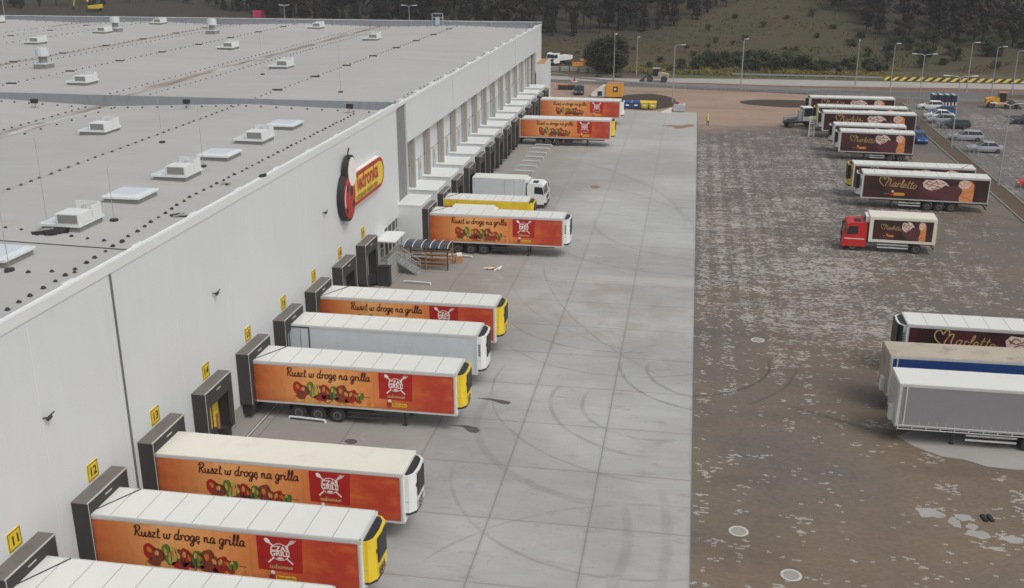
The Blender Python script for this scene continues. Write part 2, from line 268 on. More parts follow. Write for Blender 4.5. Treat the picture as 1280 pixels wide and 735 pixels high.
# ---------------------------------------------------------------- mesh helpers
def catmull(P, k=6):
    if len(P) < 3: return [Vector((*q, 0)[:3]) if len(q) == 2 else Vector(q) for q in P]
    P = [Vector((*q, 0)) if len(q) == 2 else Vector(q) for q in P]; out = []
    E = [P[0]*2-P[1]]+P+[P[-1]*2-P[-2]]
    for i in range(1, len(E)-2):
        for j in range(k):
            s = j/k; a, b, c, d = E[i-1:i+3]
            out.append(.5*((2*b)+(c-a)*s+(2*a-5*b+4*c-d)*s*s+(3*b-a-3*c+d)*s**3))
    return out+[P[-1]]
class MB:
    def __init__(s): s.v = []; s.f = []; s.k = []; s.mats = []
    def mi(s, m):
        if m not in s.mats: s.mats.append(m)
        return s.mats.index(m)
    def add(s, vs_, fs, m):
        b = len(s.v); s.v += [tuple(q) for q in vs_]; i = s.mi(m)
        for f in fs: s.f.append(tuple(b+q for q in f)); s.k.append(i)
        return s
    def box(s, x0, y0, z0, x1, y1, z1, m, xf=None):
        V = [(x0, y0, z0), (x1, y0, z0), (x1, y1, z0), (x0, y1, z0), (x0, y0, z1), (x1, y0, z1), (x1, y1, z1), (x0, y1, z1)]
        if xf: V = [xf(Vector(q)) for q in V]
        return s.add(V, [(0, 3, 2, 1), (4, 5, 6, 7), (0, 1, 5, 4), (1, 2, 6, 5), (2, 3, 7, 6), (3, 0, 4, 7)], m)
    def poly(s, P, m): return s.add(P, [tuple(range(len(P)))], m)
    def hull8(s, A, B, m):     # two quads (bottom, top) joined
        return s.add(list(A)+list(B), [(3, 2, 1, 0), (4, 5, 6, 7), (0, 1, 5, 4), (1, 2, 6, 5), (2, 3, 7, 6), (3, 0, 4, 7)], m)
    def prism(s, P, m, axis, a, b):    # polygon P (2d) extruded along axis from a to b
        n = len(P); f = {'x': lambda u, v, t: (t, u, v), 'y': lambda u, v, t: (u, t, v), 'z': lambda u, v, t: (u, v, t)}[axis]
        V = [f(u, v, a) for u, v in P]+[f(u, v, b) for u, v in P]
        return s.add(V, [tuple(range(n)), tuple(range(2*n-1, n-1, -1))]+[(i, (i+1) % n, n+(i+1) % n, n+i) for i in range(n)], m)
    def tube(s, P, r, m, n=8, r2=None, cap=True):
        P = [Vector(q) for q in P]; base = len(s.v); i0 = s.mi(m); N = len(P)
        for i, q in enumerate(P):
            d = (P[min(i+1, N-1)]-P[max(i-1, 0)]).normalized(); a = d.orthogonal().normalized() if abs(d.z) > .99 else d.cross(Vector((0, 0, 1))).normalized(); b = d.cross(a)
            rad = r if r2 is None else r+(r2-r)*i/(N-1)
            for j in range(n): t = 2*math.pi*j/n; s.v.append(tuple(q+a*rad*math.cos(t)+b*rad*math.sin(t)))
        for i in range(N-1):
            for j in range(n): s.f.append((base+i*n+j, base+i*n+(j+1) % n, base+(i+1)*n+(j+1) % n, base+(i+1)*n+j)); s.k.append(i0)
        if cap:
            s.f.append(tuple(base+j for j in range(n))); s.k.append(i0); s.f.append(tuple(base+(N-1)*n+j for j in range(n-1, -1, -1))); s.k.append(i0)
        return s
    def ribbon(s, P, wd, m, F, taper=False):      # 2d stroke mapped by F(u, v) -> 3d
        Q = catmull(P, 5); V = []; N = len(Q)
        for i, q in enumerate(Q):
            d = (Q[min(i+1, N-1)]-Q[max(i-1, 0)]); d = d.normalized() if d.length > 1e-6 else Vector((1, 0, 0)); n = Vector((-d.y, d.x, 0))
            h = wd/2*((1-i/(N-1)*.85) if taper else (.7 + .5*abs(d.y))); V += [F(q.x+n.x*h, q.y+n.y*h), F(q.x-n.x*h, q.y-n.y*h)]
        return s.add(V, [(2*i, 2*i+1, 2*i+3, 2*i+2) for i in range(N-1)], m)
    def ell(s, u, v, ru, rv, rot, m, F, n=18, lump=0.0):
        c, q = math.cos(rot), math.sin(rot); P = []
        for i in range(n):
            t = 2*math.pi*i/n; k = 1+lump*math.sin(3*t+u*9)+lump*.6*math.sin(5*t+v*7); a, b = ru*k*math.cos(t), rv*k*math.sin(t); P.append(F(u+a*c-b*q, v+a*q+b*c))
        return s.poly(P, m)
    def text(s, t, size, m, F, offset=0.0, shear=0.0, space=1.0):
        vs_, fs, _ = textmesh(t, offset, shear, space); return s.add([F(x*size, y*size) for x, y in vs_], fs, m)
    def build(s, name, parent=None, off=(0, 0, 0), bevel=0, smooth=False):
        me = bpy.data.meshes.new(name); ox, oy, oz = off
        me.from_pydata([(x-ox, y-oy, z-oz) for x, y, z in s.v], [], s.f); me.update()
        for m in s.mats: me.materials.append(m)
        me.polygons.foreach_set('material_index', s.k)
        if smooth: me.polygons.foreach_set('use_smooth', [True]*len(s.f))
        o = bpy.data.objects.new(name, me); COL.objects.link(o)
        if parent: o.parent = parent
        if bevel:
            b = o.modifiers.new('bevel', 'BEVEL'); b.width = bevel; b.segments = 2; b.limit_method = 'ANGLE'; b.angle_limit = R(35)
        return o
_tc = {}
def textmesh(t, offset=0.0, shear=0.0, space=1.0):
    k = (t, offset, shear, space)
    if k not in _tc:
        c = bpy.data.curves.new('lettering', 'FONT'); c.body = t; c.size = 1; c.offset = offset; c.shear = shear; c.resolution_u = 3; c.space_character = space
        o = bpy.data.objects.new('lettering', c); COL.objects.link(o); bpy.context.view_layer.update()
        me = bpy.data.meshes.new_from_object(o.evaluated_get(bpy.context.evaluated_depsgraph_get()))
        vs_ = [(q.co.x, q.co.y) for q in me.vertices]; fs = [tuple(p.vertices) for p in me.polygons]
        bpy.data.objects.remove(o); bpy.data.curves.remove(c); bpy.data.meshes.remove(me)
        _tc[k] = (vs_, fs, max([q[0] for q in vs_] or [0]))
    return _tc[k]
def tag(o, label=None, cat=None, group=None, kind=None):
    for k, v in (('label', label), ('category', cat), ('group', group), ('kind', kind)):
        if v: o[k] = v
    return o
def empty(name, loc=(0, 0, 0), rz=0):
    o = bpy.data.objects.new(name, None); o.location = loc; o.rotation_euler = (0, 0, rz); o.empty_display_size = .3; COL.objects.link(o); return o
KIDS = {}
def copy_tree(o, parent=None):
    c = o.copy(); COL.objects.link(c); c.parent = parent
    for ch in [q for q in COL.objects if q.parent == o]: copy_tree(ch, c)
    return c
def struct(mb, name, **k): return tag(mb.build(name, **k), kind='structure')
def sheet(name, P, z, m): return struct(MB().poly([(x, y, z) for x, y in P], m), name)

# ---------------------------------------------------------------- terrain
mb = MB(); xs_ = [-900+i*30 for i in range(20)]+[-300+i*8 for i in range(66)]+[228+i*30 for i in range(24)]; ys_ = [-60, 0, 60, 120, 180, 235]+[240+i*6 for i in range(40)]+[480+i*40 for i in range(24)]
V = [(x, y, hz(x, y)-.03) for y in ys_ for x in xs_]; nx = len(xs_)
mb.add(V, [(j*nx+i, j*nx+i+1, (j+1)*nx+i+1, (j+1)*nx+i) for j in range(len(ys_)-1) for i in range(nx-1)], GRND)
struct(mb, 'ground', smooth=True)
sheet('concrete_apron', [(-28.6, 5), (1.22, 5), (1.22, 186.2), (-12, 186.6), (-13, 192), (-28.6, 194)], .008, CONC)
sheet('paved_yard', [(1.2, 5), (36.4, 5), (36.4, 200), (37.5, 203), (30, 209), (15, 213.5), (0, 215.4), (-12, 218.5), (-28, 227), (-60, 235), (-60, 191), (-28.6, 191), (-13, 186.6), (1.3, 186)], 0, YARD)
sheet('parking_lot', [(38.9, 60), (140, 60), (140, 204), (38.9, 204)], .004, PARK)
# planting strip with its two kerbs
sheet('planting_strip', [(36.55, 20), (38.75, 20), (38.75, 203), (36.55, 203)], .05, mulch)
for x0 in (36.4, 38.75): struct(MB().box(x0, 20, -.02, x0+.15, 203, .13, concr), 'kerb', bevel=.015)
# roads beyond the yard
def strip(name, A, B, z, m):
    A = catmull(A, 6); B = catmull(B, 6); n = min(len(A), len(B)); mb = MB()
    mb.add([(q.x, q.y, z) for q in A[:n]]+[(q.x, q.y, z) for q in B[:n]], [(i, i+1, n+i+1, n+i) for i in range(n-1)], m); return struct(mb, name)
strip('road', [(-130, 238), (-60, 232), (-21, 224.5), (-.8, 225.6), (22, 224.4), (54, 226), (90, 226), (160, 226)], [(-130, 244), (-60, 238.5), (-21, 230.5), (-.8, 232.7), (22, 234.3), (54, 234.3), (90, 234.5), (160, 236)], .004, road_l)
strip('bank', [(-6, 220.9), (8, 219.6), (22, 218.3), (38, 219.2), (53, 220.7), (90, 222), (160, 222)], [(-6, 225.5), (8, 224.8), (22, 224.3), (38, 225.1), (54, 225.8), (90, 225.8), (160, 225.8)], .03, bankm)
strip('road', [(-60, 231), (-21, 219.3), (-.8, 216.3), (21, 213.3), (38, 208.5), (51, 206.5), (75, 205), (160, 203)], [(-60, 233), (-21, 224), (-.8, 221), (21, 218.4), (38, 219), (53, 220.5), (75, 222), (160, 222)], .008, road_d)
strip('kerb', [(-60, 232.9), (-21, 224), (-.8, 221), (21, 218.4), (38, 219), (53, 220.5), (75, 222), (160, 222)], [(-60, 233.3), (-21, 224.4), (-.8, 221.4), (21, 218.8), (38, 219.4), (53, 220.9), (75, 222.4), (160, 222.4)], .05, concr)
def blob(cx, cy_, rx, ry, n, seed, j=.12):
    rnd = random.Random(seed); return [(cx+rx*(1+rnd.uniform(-j, j))*math.cos(2*math.pi*i/n), cy_+ry*(1+rnd.uniform(-j, j))*math.sin(2*math.pi*i/n)) for i in range(n)]
def sblob(*a, **k): return [(q.x, q.y) for q in catmull((lambda P: P+[P[0]])(blob(*a, **k)), 4)[:-1]]
sheet('soil_bed', sblob(-8.6, 197.6, 6, 10.2, 14, 3, j=.03), .012, soil)
sheet('soil_bed', sblob(17.5, 199.5, 8.5, 4.6, 12, 5, j=.06), .012, soil)
sheet('soil_bed', sblob(66, 215, 8, 3, 12, 6, j=.06), .03, mulch)
sheet('soil_bed', sblob(60, 190, 7, 2.4, 12, 8, j=.08), .012, soil)
sheet('dirt_patch', [(-4.6, 171.8), (-3, 172.6), (-1.4, 172.2), (-.2, 173.6), (.8, 173.3), (.5, 171.6), (-.6, 170.3), (-1.9, 169.2), (-2.6, 169.6), (-2.4, 170.8), (-3.6, 170.9)], .016, sand)
sheet('dirt_patch', sblob(-11.2, 126, .6, .9, 9, 2), .016, sand)
sheet('dirt_patch', sblob(-21.8, 131, 1.7, 1.1, 9, 12), .016, sand)
sheet('oil_stain', [(-14.3, 58.2), (-13.2, 58.1), (-12.7, 57.5), (-12.2, 57.4), (-12, 57.8), (-12.3, 58.2), (-13, 58.4)], .016, stain)
sheet('oil_stain', [(-13.2, 62.5), (-12.2, 62.35), (-11.4, 61.9), (-10.9, 61.9), (-10.8, 62.3), (-11.4, 62.5), (-12.4, 62.65)], .016, stain)
sheet('oil_stain', sblob(-19.6, 55, .42, .32, 9, 4), .016, stain)
sheet('puddle', [(13.8, 61.4), (14.6, 60.2), (16.0, 59.1), (17.2, 58.9), (18.4, 58.2), (20, 58.1), (22, 58.4), (25, 58), (25, 63.5), (15, 62.5)], .012, wet)
for i, (cx_, cy2, a_, b_) in enumerate(((14.0, 52.2, .75, .5), (15.1, 51.4, .35, .5), (15.7, 52.0, .5, .35), (16.0, 50.4, .55, .4), (17.6, 50.2, .6, .35), (15.9, 51.1, .3, .3), (18.8, 49.6, .7, .3))): sheet('puddle', sblob(cx_, cy2, a_, b_, 13, 30+i, j=.3), .01, wet)
for (x, y) in ((3.7, 48.6), (6.1, 45.0), (6.1, 76.6), (6.8, 89.0), (11.8, 102.5), (10.6, 123), (5.4, 67)):
    if (x, y) == (5.4, 67): continue
    mb = MB(); F = lambda r, z: [(x+r*math.cos(t*.2618), y+r*math.sin(t*.2618), z) for t in range(24)]
    mb.poly(F(.52, .018), pale); mb.poly(F(.40, .024), concr); struct(mb, 'manhole_cover')
mb = MB(); mb.box(-26.32, 20, 0, -26.08, 96, .02, chas); mb.box(-26.26, 20, .02, -26.14, 96, .024, pale); struct(mb, 'drain_channel')

# ---------------------------------------------------------------- warehouse
W0 = (-27.5, 110, 0)
wh = tag(empty('warehouse', W0), 'long white flat-roofed warehouse with dock doors along its right side', 'warehouse')
def wb(mb, name, parent=None, **k): return mb.build(name, parent or wh, off=W0, **k)
XW = -27.5; XR = -28.3
# front block wall (panels from 1.1 m up), concrete plinth, joints
mb = MB().box(XW-.25, 15, 1.1, XW, 89.6, 14.1, WALL); mb.box(XW-.25, 89.6, 3.75, XW, 94.95, 14.1, WALL)
wb(mb, 'wall')
mb = MB(); mb.box(XW-.3, 15, -.1, XW+.02, 95.2, 1.097, concr); wb(mb, 'plinth')
mb = MB(); mb.box(XW-.02, 43.85, 1.1, XW+.025, 44.03, 14.1, shtop); wb(mb, 'expansion_joint')
# glazed corner entrance under the wall end
mb = MB(); mb.box(XW-.35, 89.6, 1.1, XW-.12, 94.9, 3.75, glass)
for i in range(5): mb.box(XW-.12, 89.6+i*1.28, 1.1, XW-.04, 89.7+i*1.28, 3.75, trim)
mb.box(XW-.119, 89.6, 2.6, XW-.045, 94.9, 2.7, trim); wb(mb, 'entrance_glazing')
mb = MB(); mb.box(XW-.1, 87.9, 1.25, XW+.04, 89.1, 3.3, lblue); mb.box(XW+.04, 88.1, 1.5, XW+.05, 88.9, 3.1, glass); mb.box(XW+.045, 88.1, 2.2, XW+.06, 88.9, 2.28, trim); wb(mb, 'entrance_door')
# far block: fascia, recessed wall, columns
mb = MB().box(XW-.25, 98.5, 10.3, XW, 184.8, 14.15, WALL); mb.box(XW-.25, 184.8, 6.6, XW, 191.4, 14.15, WALL); wb(mb, 'fascia_wall')
mb = MB().box(XR-.2, 98, 0, XR, 191, 10.3, WALL); mb.box(XR, 98.3, 7.15, XR+.02, 184.7, 7.24, seam); wb(mb, 'recessed_wall')
mb = MB().box(XR-.1, 98.5, 10.2, XW-.01, 184.8, 10.297, white); wb(mb, 'soffit')
colb = MB().box(-.45, 0, 0, 0, .55, 10.2, colc); c0 = colb.build('column', wh, bevel=.03)
for k in range(14):
    o = c0 if k == 0 else c0.copy(); 
    if k: COL.objects.link(o)
    o.location = (-.12, 101.35+6.36*k-110, 0)
mb = MB().box(-.1, 0, 4.9, 0, .12, 7.15, lblue); p0 = mb.box(-.06, .7, 4.9, 0, .74, 7.15, lblue).build('service_pipe', wh)
for k in range(13):
    o = p0 if k == 0 else p0.copy()
    if k: COL.objects.link(o)
    o.location = (XR+.12-XW, 105.4+6.36*k-110, 0)
mb = MB().box(-28.2, 95.2, 0, -27.62, 98.35, 14.0, colg); mb.box(-27.6, 95.05, 0, -27.5, 95.13, 14, galv); mb.box(-27.62, 98.3, 0, -27.5, 98.5, 14.1, trim); wb(mb, 'corner_column')
mb = MB().box(-31, 94.95, 0, -28.2, 95.1, 13.8, WALL); mb.box(-31, 98.3, 0, -28.2, 98.5, 14, WALL); wb(mb, 'return_wall')
mb = MB().box(-27.5, 184.9, 0, -25.9, 192.6, 8.1, WALL); mb.box(-27.45, 184.95, 8.1, -26, 192.5, 8.2, card); mb.box(-25.95, 184.9, 8.1, -25.85, 192.6, 8.3, flash); wb(mb, 'end_annex')
# roofs : shallow ridges and valleys every 30 m
def rz(x, low):
    q = ((x+43) / 15.) % 2; tri = abs(q if q <= 1 else 2-q)      # 0 at ridge (-43), 1 at valley
    return (14.05-.6*tri+(.3*min(1, (x+43)/15.) if x > -43 else 0)) if low else (14.42-.42*tri)
RX = [-27.6, -28, -32, -37, -43, -50, -58, -66, -73, -80, -88, -96, -103, -111, -118, -126, -133, -141, -148, -160]
def roofm(y0, y1, low, name):
    mb = MB(); n = len(RX); V = [(x, y, rz(x, low)-(.0 if low else (y-96)*.004)) for y in (y0, y1) for x in RX]
    mb.add(V, [(i, i+1, n+i+1, n+i) for i in range(n-1)], ROOF); return wb(mb, name)
rl = roofm(15, 96, True, 'roof'); rh = roofm(96.2, 191, False, 'roof')
def rp(mb, name, roof, **k): return mb.build(name, roof, off=W0, **k)      # roofs sit at the warehouse origin
mb = MB().prism([(15, 14.1), (15, 14.52), (95.3, 14.52), (95.3, 14.1)], flash, 'x', XW-.32, XW+.04); wb(mb, 'parapet', bevel=.04)
mb = MB().box(XW-.3, 95.3, 14.12, XW+.04, 191.5, 14.45, flash); 
rnd = random.Random(4)
for y in [97.6+6.3*i for i in range(15)]: mb.box(XW-.62, y, 14.15, XW-.2, y+.9, 14.56, flash)
cap = None
for i in range(11):
    if cap is None: o = cap = MB().box(-.62, 0, 14.0, -.33, .9, 14.5, flash).build('parapet_cap', wh, bevel=.02)
    else: o = cap.copy(); COL.objects.link(o)
    o.location = (0, 28.3+6.3*i-110, 0)
wb(mb, 'parapet', bevel=.03)
for y in (119, 141, 163): wb(MB().box(XW-.02, y-.03, 10.3, XW+.012, y+.03, 14.13, seam), 'panel_joint')
mb = MB().box(-160, 95.95, 13.2, -27.9, 96.2, 14.55, greyp); wb(mb, 'step_wall')
mb = MB().box(-160, 191, 12.8, -27.5, 191.3, 14.75, greyp); mb.box(-160, 190.9, 14.75, -27.4, 191.4, 14.83, flash)
for i in range(18): mb.box(-157+i*7.5, 190.75, 13.6, -156.6+i*7.5, 191, 14.75, greyp)
wb(mb, 'parapet')
mb = MB().box(-160, 15, 0, -159.8, 191, 13.5, WALL); mb.box(-160, 191.3, 0, -27.5, 191.5, 13.5, WALL); mb.box(-160, 14.8, 0, -27.5, 15, 14, WALL); wb(mb, 'wall')
mb = MB().box(-160, 48.9, 14.1-.55, -27.8, 48.9, 14.1, seam) if 0 else MB()
for a, b in zip(RX[1:-1], RX[2:]): mb.add([(a, 48.6, rz(a, 1)+.03), (b, 48.6, rz(b, 1)+.03), (b, 48.7, rz(b, 1)+.03), (a, 48.7, rz(a, 1)+.03)], [(0, 1, 2, 3)], chas)
rp(mb, 'roof_seam', rl)
# roof cat walk gate at the back and grey bracket stands by the step wall
mb = MB()
for x in (-47.4, -45.4):
    mb.tube([(x, 189.5, 13.9), (x, 189.5, 16.2)], .06, lblue)
for z in (14.9, 15.5, 16.2): mb.tube([(-47.4, 189.5, z), (-45.4, 189.5, z)], .05, lblue)
mb.box(-46.8, 189.4, 14.2, -46, 189.5, 15.6, lblue); rp(mb, 'roof_hatch_gate', rh)
# skylights
def skylight(opened):
    mb = MB(); mb.box(-1.15, -1.2, 0, 1.15, 1.2, .3, sky_k); mb.box(-1.25, -1.3, .3, 1.25, 1.3, .46, flash)
    if not opened: mb.hull8([(-1.1, -1.15, .46), (1.1, -1.15, .46), (1.1, 1.15, .46), (-1.1, 1.15, .46)], [(-.95, -1., .54), (.95, -1., .54), (.95, 1., .54), (-.95, 1., .54)], sky_w)
    else:
        mb.box(-1.1, -1.15, .461, 1.1, 1.15, .5, sky_w)
        mb.box(-.2, -1.28, .47, 1.24, .1, 1.05, flash); mb.box(-.05, -1.295, .52, 1.15, -1.285, 1., sky_k)
        mb.box(-.3, 1.0, .47, 1.24, 1.1, 1.25, flash); mb.box(1.12, .2, .47, 1.22, 1.0, 1.2, flash); mb.box(.3, .55, .47, .38, 1.0, 1.1, pale)
    return mb
SK = {}
for (x, y, op) in ((-34.6, 45.6, 0), (-34.6, 52.3, 1), (-34.6, 58.8, 0), (-34.6, 65.1, 1), (-34.6, 71.8, 0), (-34.6, 78.3, 1), (-34.6, 84.9, 0), (-34.6, 39.2, 1),
                   (-49.4, 80.4, 1), (-66.2, 105.6, 1), (-98.8, 146.6, 1), (-99.2, 166.1, 1), (-66.8, 144.6, 1), (-50.3, 123.7, 1), (-131, 183, 1), (-99.5, 186, 1), (-67, 182, 1), (-50.5, 162.2, 1)):
    low = y < 96; key = (op, low); par = rl if low else rh
    if key not in SK: o = skylight(op).build('skylight', par, bevel=.02); SK[key] = o
    else: o = SK[key].copy(); COL.objects.link(o)
    o.location = (x-W0[0], y-W0[1], rz(x, low)-(0 if low else (y-96)*.004)-.02)
vt = None
for (x, y) in ((-79, 118.2), (-98.6, 169.4), (-80.5, 168.7)):
    if vt is None:
        mb = MB().box(-.85, -.85, 0, .85, .85, .55, sky_k); mb.box(-.9, -.9, .55, .9, .9, .7, lgrey)
        mb.tube([(0, 0, .7), (0, 0, 1.7)], .5, sky_k, 14); mb.tube([(0, 0, 1.5), (0, 0, 1.8), (0, 0, 2.4)], .82, lgrey, 16); mb.tube([(0, 0, 2.4), (0, 0, 2.5)], .6, lgrey, 16); o = vt = mb.build('roof_ventilator', rh)
    else: o = vt.copy(); COL.objects.link(o)
    o.location = (x-W0[0], y-W0[1], rz(x, False)-(y-96)*.004)
# lightning wire holders : the nearest hundred of each roof as parts, the rest as one
def holder(): return MB().hull8([(-.11, -.11, 0), (.11, -.11, 0), (.11, .11, 0), (-.11, .11, 0)], [(-.05, -.05, .13), (.05, -.05, .13), (.05, .05, .13), (-.05, .05, .13)], dark)
def line(a, b, st):
    n = int(math.dist(a, b)/st); return [(a[0]+(b[0]-a[0])*i/n, a[1]+(b[1]-a[1])*i/n) for i in range(n+1)]
LOW = line((-29.3, 33), (-30.3, 50), .95)+line((-30.3, 50), (-31.2, 60), .95)+line((-31.2, 60), (-31, 93), .95)+line((-38, 51), (-29, 49.6), 1.05)+line((-43.4, 50), (-43.4, 95), 1.15)+line((-59.3, 70), (-59.3, 94.5), 1.15)+line((-56.2, 80), (-56.2, 94), 2.2)+line((-70, 94.4), (-30, 94.4), 1.5)+line((-36.2, 43), (-29.8, 44.6), 1.)
HIGH = []
for x, st in ((-42.6, 1.3), (-55.3, 1.3), (-59.8, 1.3), (-73.2, 1.4), (-84.6, 1.4), (-88.4, 1.4), (-103, 1.6), (-112, 1.8), (-118, 1.8)): HIGH += line((x, 97.5), (x, 189), st)
HIGH += line((-130, 189), (-30, 189), 1.8)+line((-29, 100), (-29, 189), 1.6)
for pts, roof, low in ((LOW, rl, True), (HIGH, rh, False)):
    pts = sorted(pts, key=lambda q: q[0]**2+q[1]**2); rnd = random.Random(3); H0 = None; rest = MB()
    for i, (x, y) in enumerate(pts):
        x += rnd.uniform(-.06, .06); y += rnd.uniform(-.08, .08); z = rz(x, low)-(0 if low else (y-96)*.004); s = .8 if low else .62
        if i < 100:
            if H0 is None: o = H0 = holder().build('wire_holder', roof)
            else: o = H0.copy(); COL.objects.link(o)
            o.location = (x-W0[0], y-W0[1], z); o.scale = (s*rnd.uniform(.9, 1.3),)*3
        else:
            h = holder(); rest.add([(a*s+x-W0[0], b*s+y-W0[1], c+z) for a, b, c in h.v], h.f, dark)
    o = rest.build('wire_holder', roof); o['kind'] = 'stuff'
mb = MB()
for x in (-43.4, -59.3): mb.tube([(x+.1, 40, rz(x, 1)+.12), (x+.1, 95, rz(x, 1)+.12)], .012, seam, 4)
rp(mb, 'lightning_wire', rl)
# lumps on the membrane: dark clamps spaced along the high roof lines
mb = MB()
for x in (-42.6, -73.2, -88.4, -112):
    for i in range(8): mb.box(x-.5, 103+i*11.3, rz(x, 0)-(7+i*11.3)*.004-.02, x+.5, 103.4+i*11.3, rz(x, 0)-(7+i*11.3)*.004+.12, dark)
rp(mb, 'wire_clamps', rh)
# dock houses of the far block, shelters of both blocks
PODY = [94.3+6.33*n for n in range(14)]
mb = MB().box(-3.1, 0, .9, 0, 4.3, 4.9, WALL); mb.box(-3.1, -.05, 4.9, .06, 4.35, 5.0, flash); mb.box(-3, .3, 0, -.1, 4, .9, concr); pod = mb.build('dock_house', wh, bevel=.02)
def shelter(depth, wd, top, bottom, hole):
    mb = MB(); mb.box(0, 0, bottom, depth, .42, top, shel); mb.box(0, wd-.42, bottom, depth, wd, top, shel); mb.box(0, .42, top-1.0, depth, wd-.42, top, shel)
    mb.box(0, -.03, top, depth-.02, wd+.03, top+.04, shtop)
    for q in (0.0, wd-.04): mb.box(depth, q, bottom, depth+.02, q+.04, top+.04, pale)
    mb.box(depth-.02, -.03, top, depth+.02, wd+.03, top+.07, pale); mb.box(depth+.002, wd*.42, top-.35, depth+.01, wd*.58, top-.27, pale)
    mb.box(depth+.003, .55, bottom, depth+.02, .7, top-1.0, dark); mb.box(depth+.003, wd-.7, bottom, depth+.02, wd-.55, top-1., dark)
    mb.box(0.02, .3, .35, depth*.8, .8, bottom, dark); mb.box(0.02, wd-.8, .35, depth*.8, wd-.3, bottom, dark)
    return mb
def door(mb_col, wd, blue=False):
    mb = MB(); mb.box(.03, .6, 1.15, .09, wd-.6, 3.9, mb_col)
    for z in (1.8, 2.45, 3.1): mb.box(.09, .6, z, .1, wd-.6, z+.03, seam)
    if blue: mb.box(.1, 1.6, 1.1, .3, 2.2, 1.5, dblue); mb.box(.1, 2.5, 1.2, .25, 2.7, 2.2, card)
    return mb
s0 = shelter(.85, 3.55, 4.62, 1.15, 0).build('dock_shelter', wh, bevel=.02)
near = [32.15+6.12*n for n in range(9)]
for n, y in enumerate(near):
    o = s0 if n == 0 else s0.copy()
    if n: COL.objects.link(o)
    o.location = (.0, y-110, 0)
    col = yellow if n == 3 else (beige if n > 6 else white)
    door(col, 3.55, n == 3).build('dock_door', o)
s1 = shelter(.62, 3.5, 4.5, 1.1, 0)
s1 = s1.build('dock_shelter', wh, bevel=.02)
for n, y in enumerate(PODY):
    for src, x, yy in ((pod, 2.3, y), (s1, 2.3, y+.4)):
        o = src if n == 0 else src.copy()
        if n: COL.objects.link(o)
        o.location = (x, yy-110, 0)
    door(white if n % 3 else beige, 3.5).build('dock_door', o)
# platform, stairs and canopy of the corner entrance
mb = MB().box(-27.46, 85, 0, -25.9, 90.2, 1.2, concr); wb(mb, 'entrance_platform', bevel=.02)
mb = MB()
for x in (-27.3, -25.95):
    for y in (85.1, 86.6, 88.0): mb.tube([(x, y, 1.2), (x, y, 2.25)], .03, galv, 6)
for z in (1.7, 2.25): mb.tube([(-27.3, 85.1, z), (-25.95, 85.1, z), (-25.95, 87.7, z)], .03, galv, 6)
mb.box(-25.98, 85.1, 1.25, -25.93, 87.7, 2.2, galv); wb(mb, 'railing')
mb = MB()
for i in range(7): mb.box(-25.9+i*.27, 87.9, 1.05-i*.17, -25.6+i*.27, 89.2, 1.09-i*.17, galv)
for y in (87.85, 89.2):
    mb.add([(-25.9, y, 1.2), (-24.0, y, 0), (-24.0, y, .2), (-25.9, y, 1.4)]+[(-25.9, y+.05, 1.2), (-24.0, y+.05, 0), (-24.0, y+.05, .2), (-25.9, y+.05, 1.4)], [(0, 1, 2, 3), (7, 6, 5, 4), (3, 2, 6, 7), (0, 4, 5, 1)], galv)
    for dz in (.6, 1.05): mb.tube([(-25.9, y, 1.2+dz), (-24.0, y, dz)], .03, galv, 6)
    for x in (-25.85, -24.95, -24.05): mb.tube([(x, y, (-24-x)*.63), (x, y, (-24-x)*.63+1.05)], .025, galv, 6)
wb(mb, 'stairs')
mb = MB().box(-27.46, 86.6, 3.4, -25.6, 90.0, 3.52, flash); mb.box(-26, 86.7, 1.2, -25.93, 86.77, 3.4, galv); mb.box(-26, 89.8, 1.2, -25.93, 89.87, 3.4, galv); wb(mb, 'canopy')
mb = MB().box(-26.8, 84.3, 0, -25.6, 84.98, 1.75, dark); mb.box(-26.85, 84.28, 1.75, -25.55, 84.98, 1.83, black); wb(mb, 'dock_bumper', bevel=.03)
br = None
for y in (37.3, 54.4, 73.7):
    if br is None: mb = MB().tube([(0, 0, 0), (.25, 0, .05), (.25, .5, .12)], .035, chas, 6); mb.tube([(.22, 0, -.05), (.22, .28, .0)], .09, chas, 6); o = br = mb.build('wall_bracket', wh)
    else: o = br.copy(); COL.objects.link(o)
    o.location = (0, y-110, 9.45)
for y in (108.5, 121.2, 133.9): o = br.copy(); COL.objects.link(o); o.location = (-.7, y-110, 8.9)

# lightning rods standing on the roof
rod = None
for (x, y, h, lb) in ((-36, 52, 5.1, 'thin lightning rod on the roof beside the dark heap near the open skylight'), (-32.9, 53.8, 3.2, 'short lightning rod on a dark disc right of the nearest open skylight'), (-34.4, 68.6, 4.2, 'thin lightning rod just beyond the second open skylight from the front'), (-33, 44.1, 4.2, 'thin lightning rod on the roof in front of the skylight at the left picture edge'), (-41.4, 76, 4.4, 'lightning rod standing on the left of the closed skylights in mid roof'), (-50, 117, 5, 'faint lightning rod on the high roof behind the step'), (-36, 104, 5, 'faint lightning rod on the high roof nearest the dock wall')):
    mb = MB().tube([(0, 0, 0), (0, 0, .12)], .24, dark, 12); mb.tube([(0, 0, .1), (0, 0, h)], .022, seam, 5, r2=.01)
    o = mb.build('lightning_rod', None); o.location = (x, y, rz(x, y < 96)-(0 if y < 96 else (y-96)*.004)); tag(o, lb, 'lightning rod', 'lightning rods on the roof')
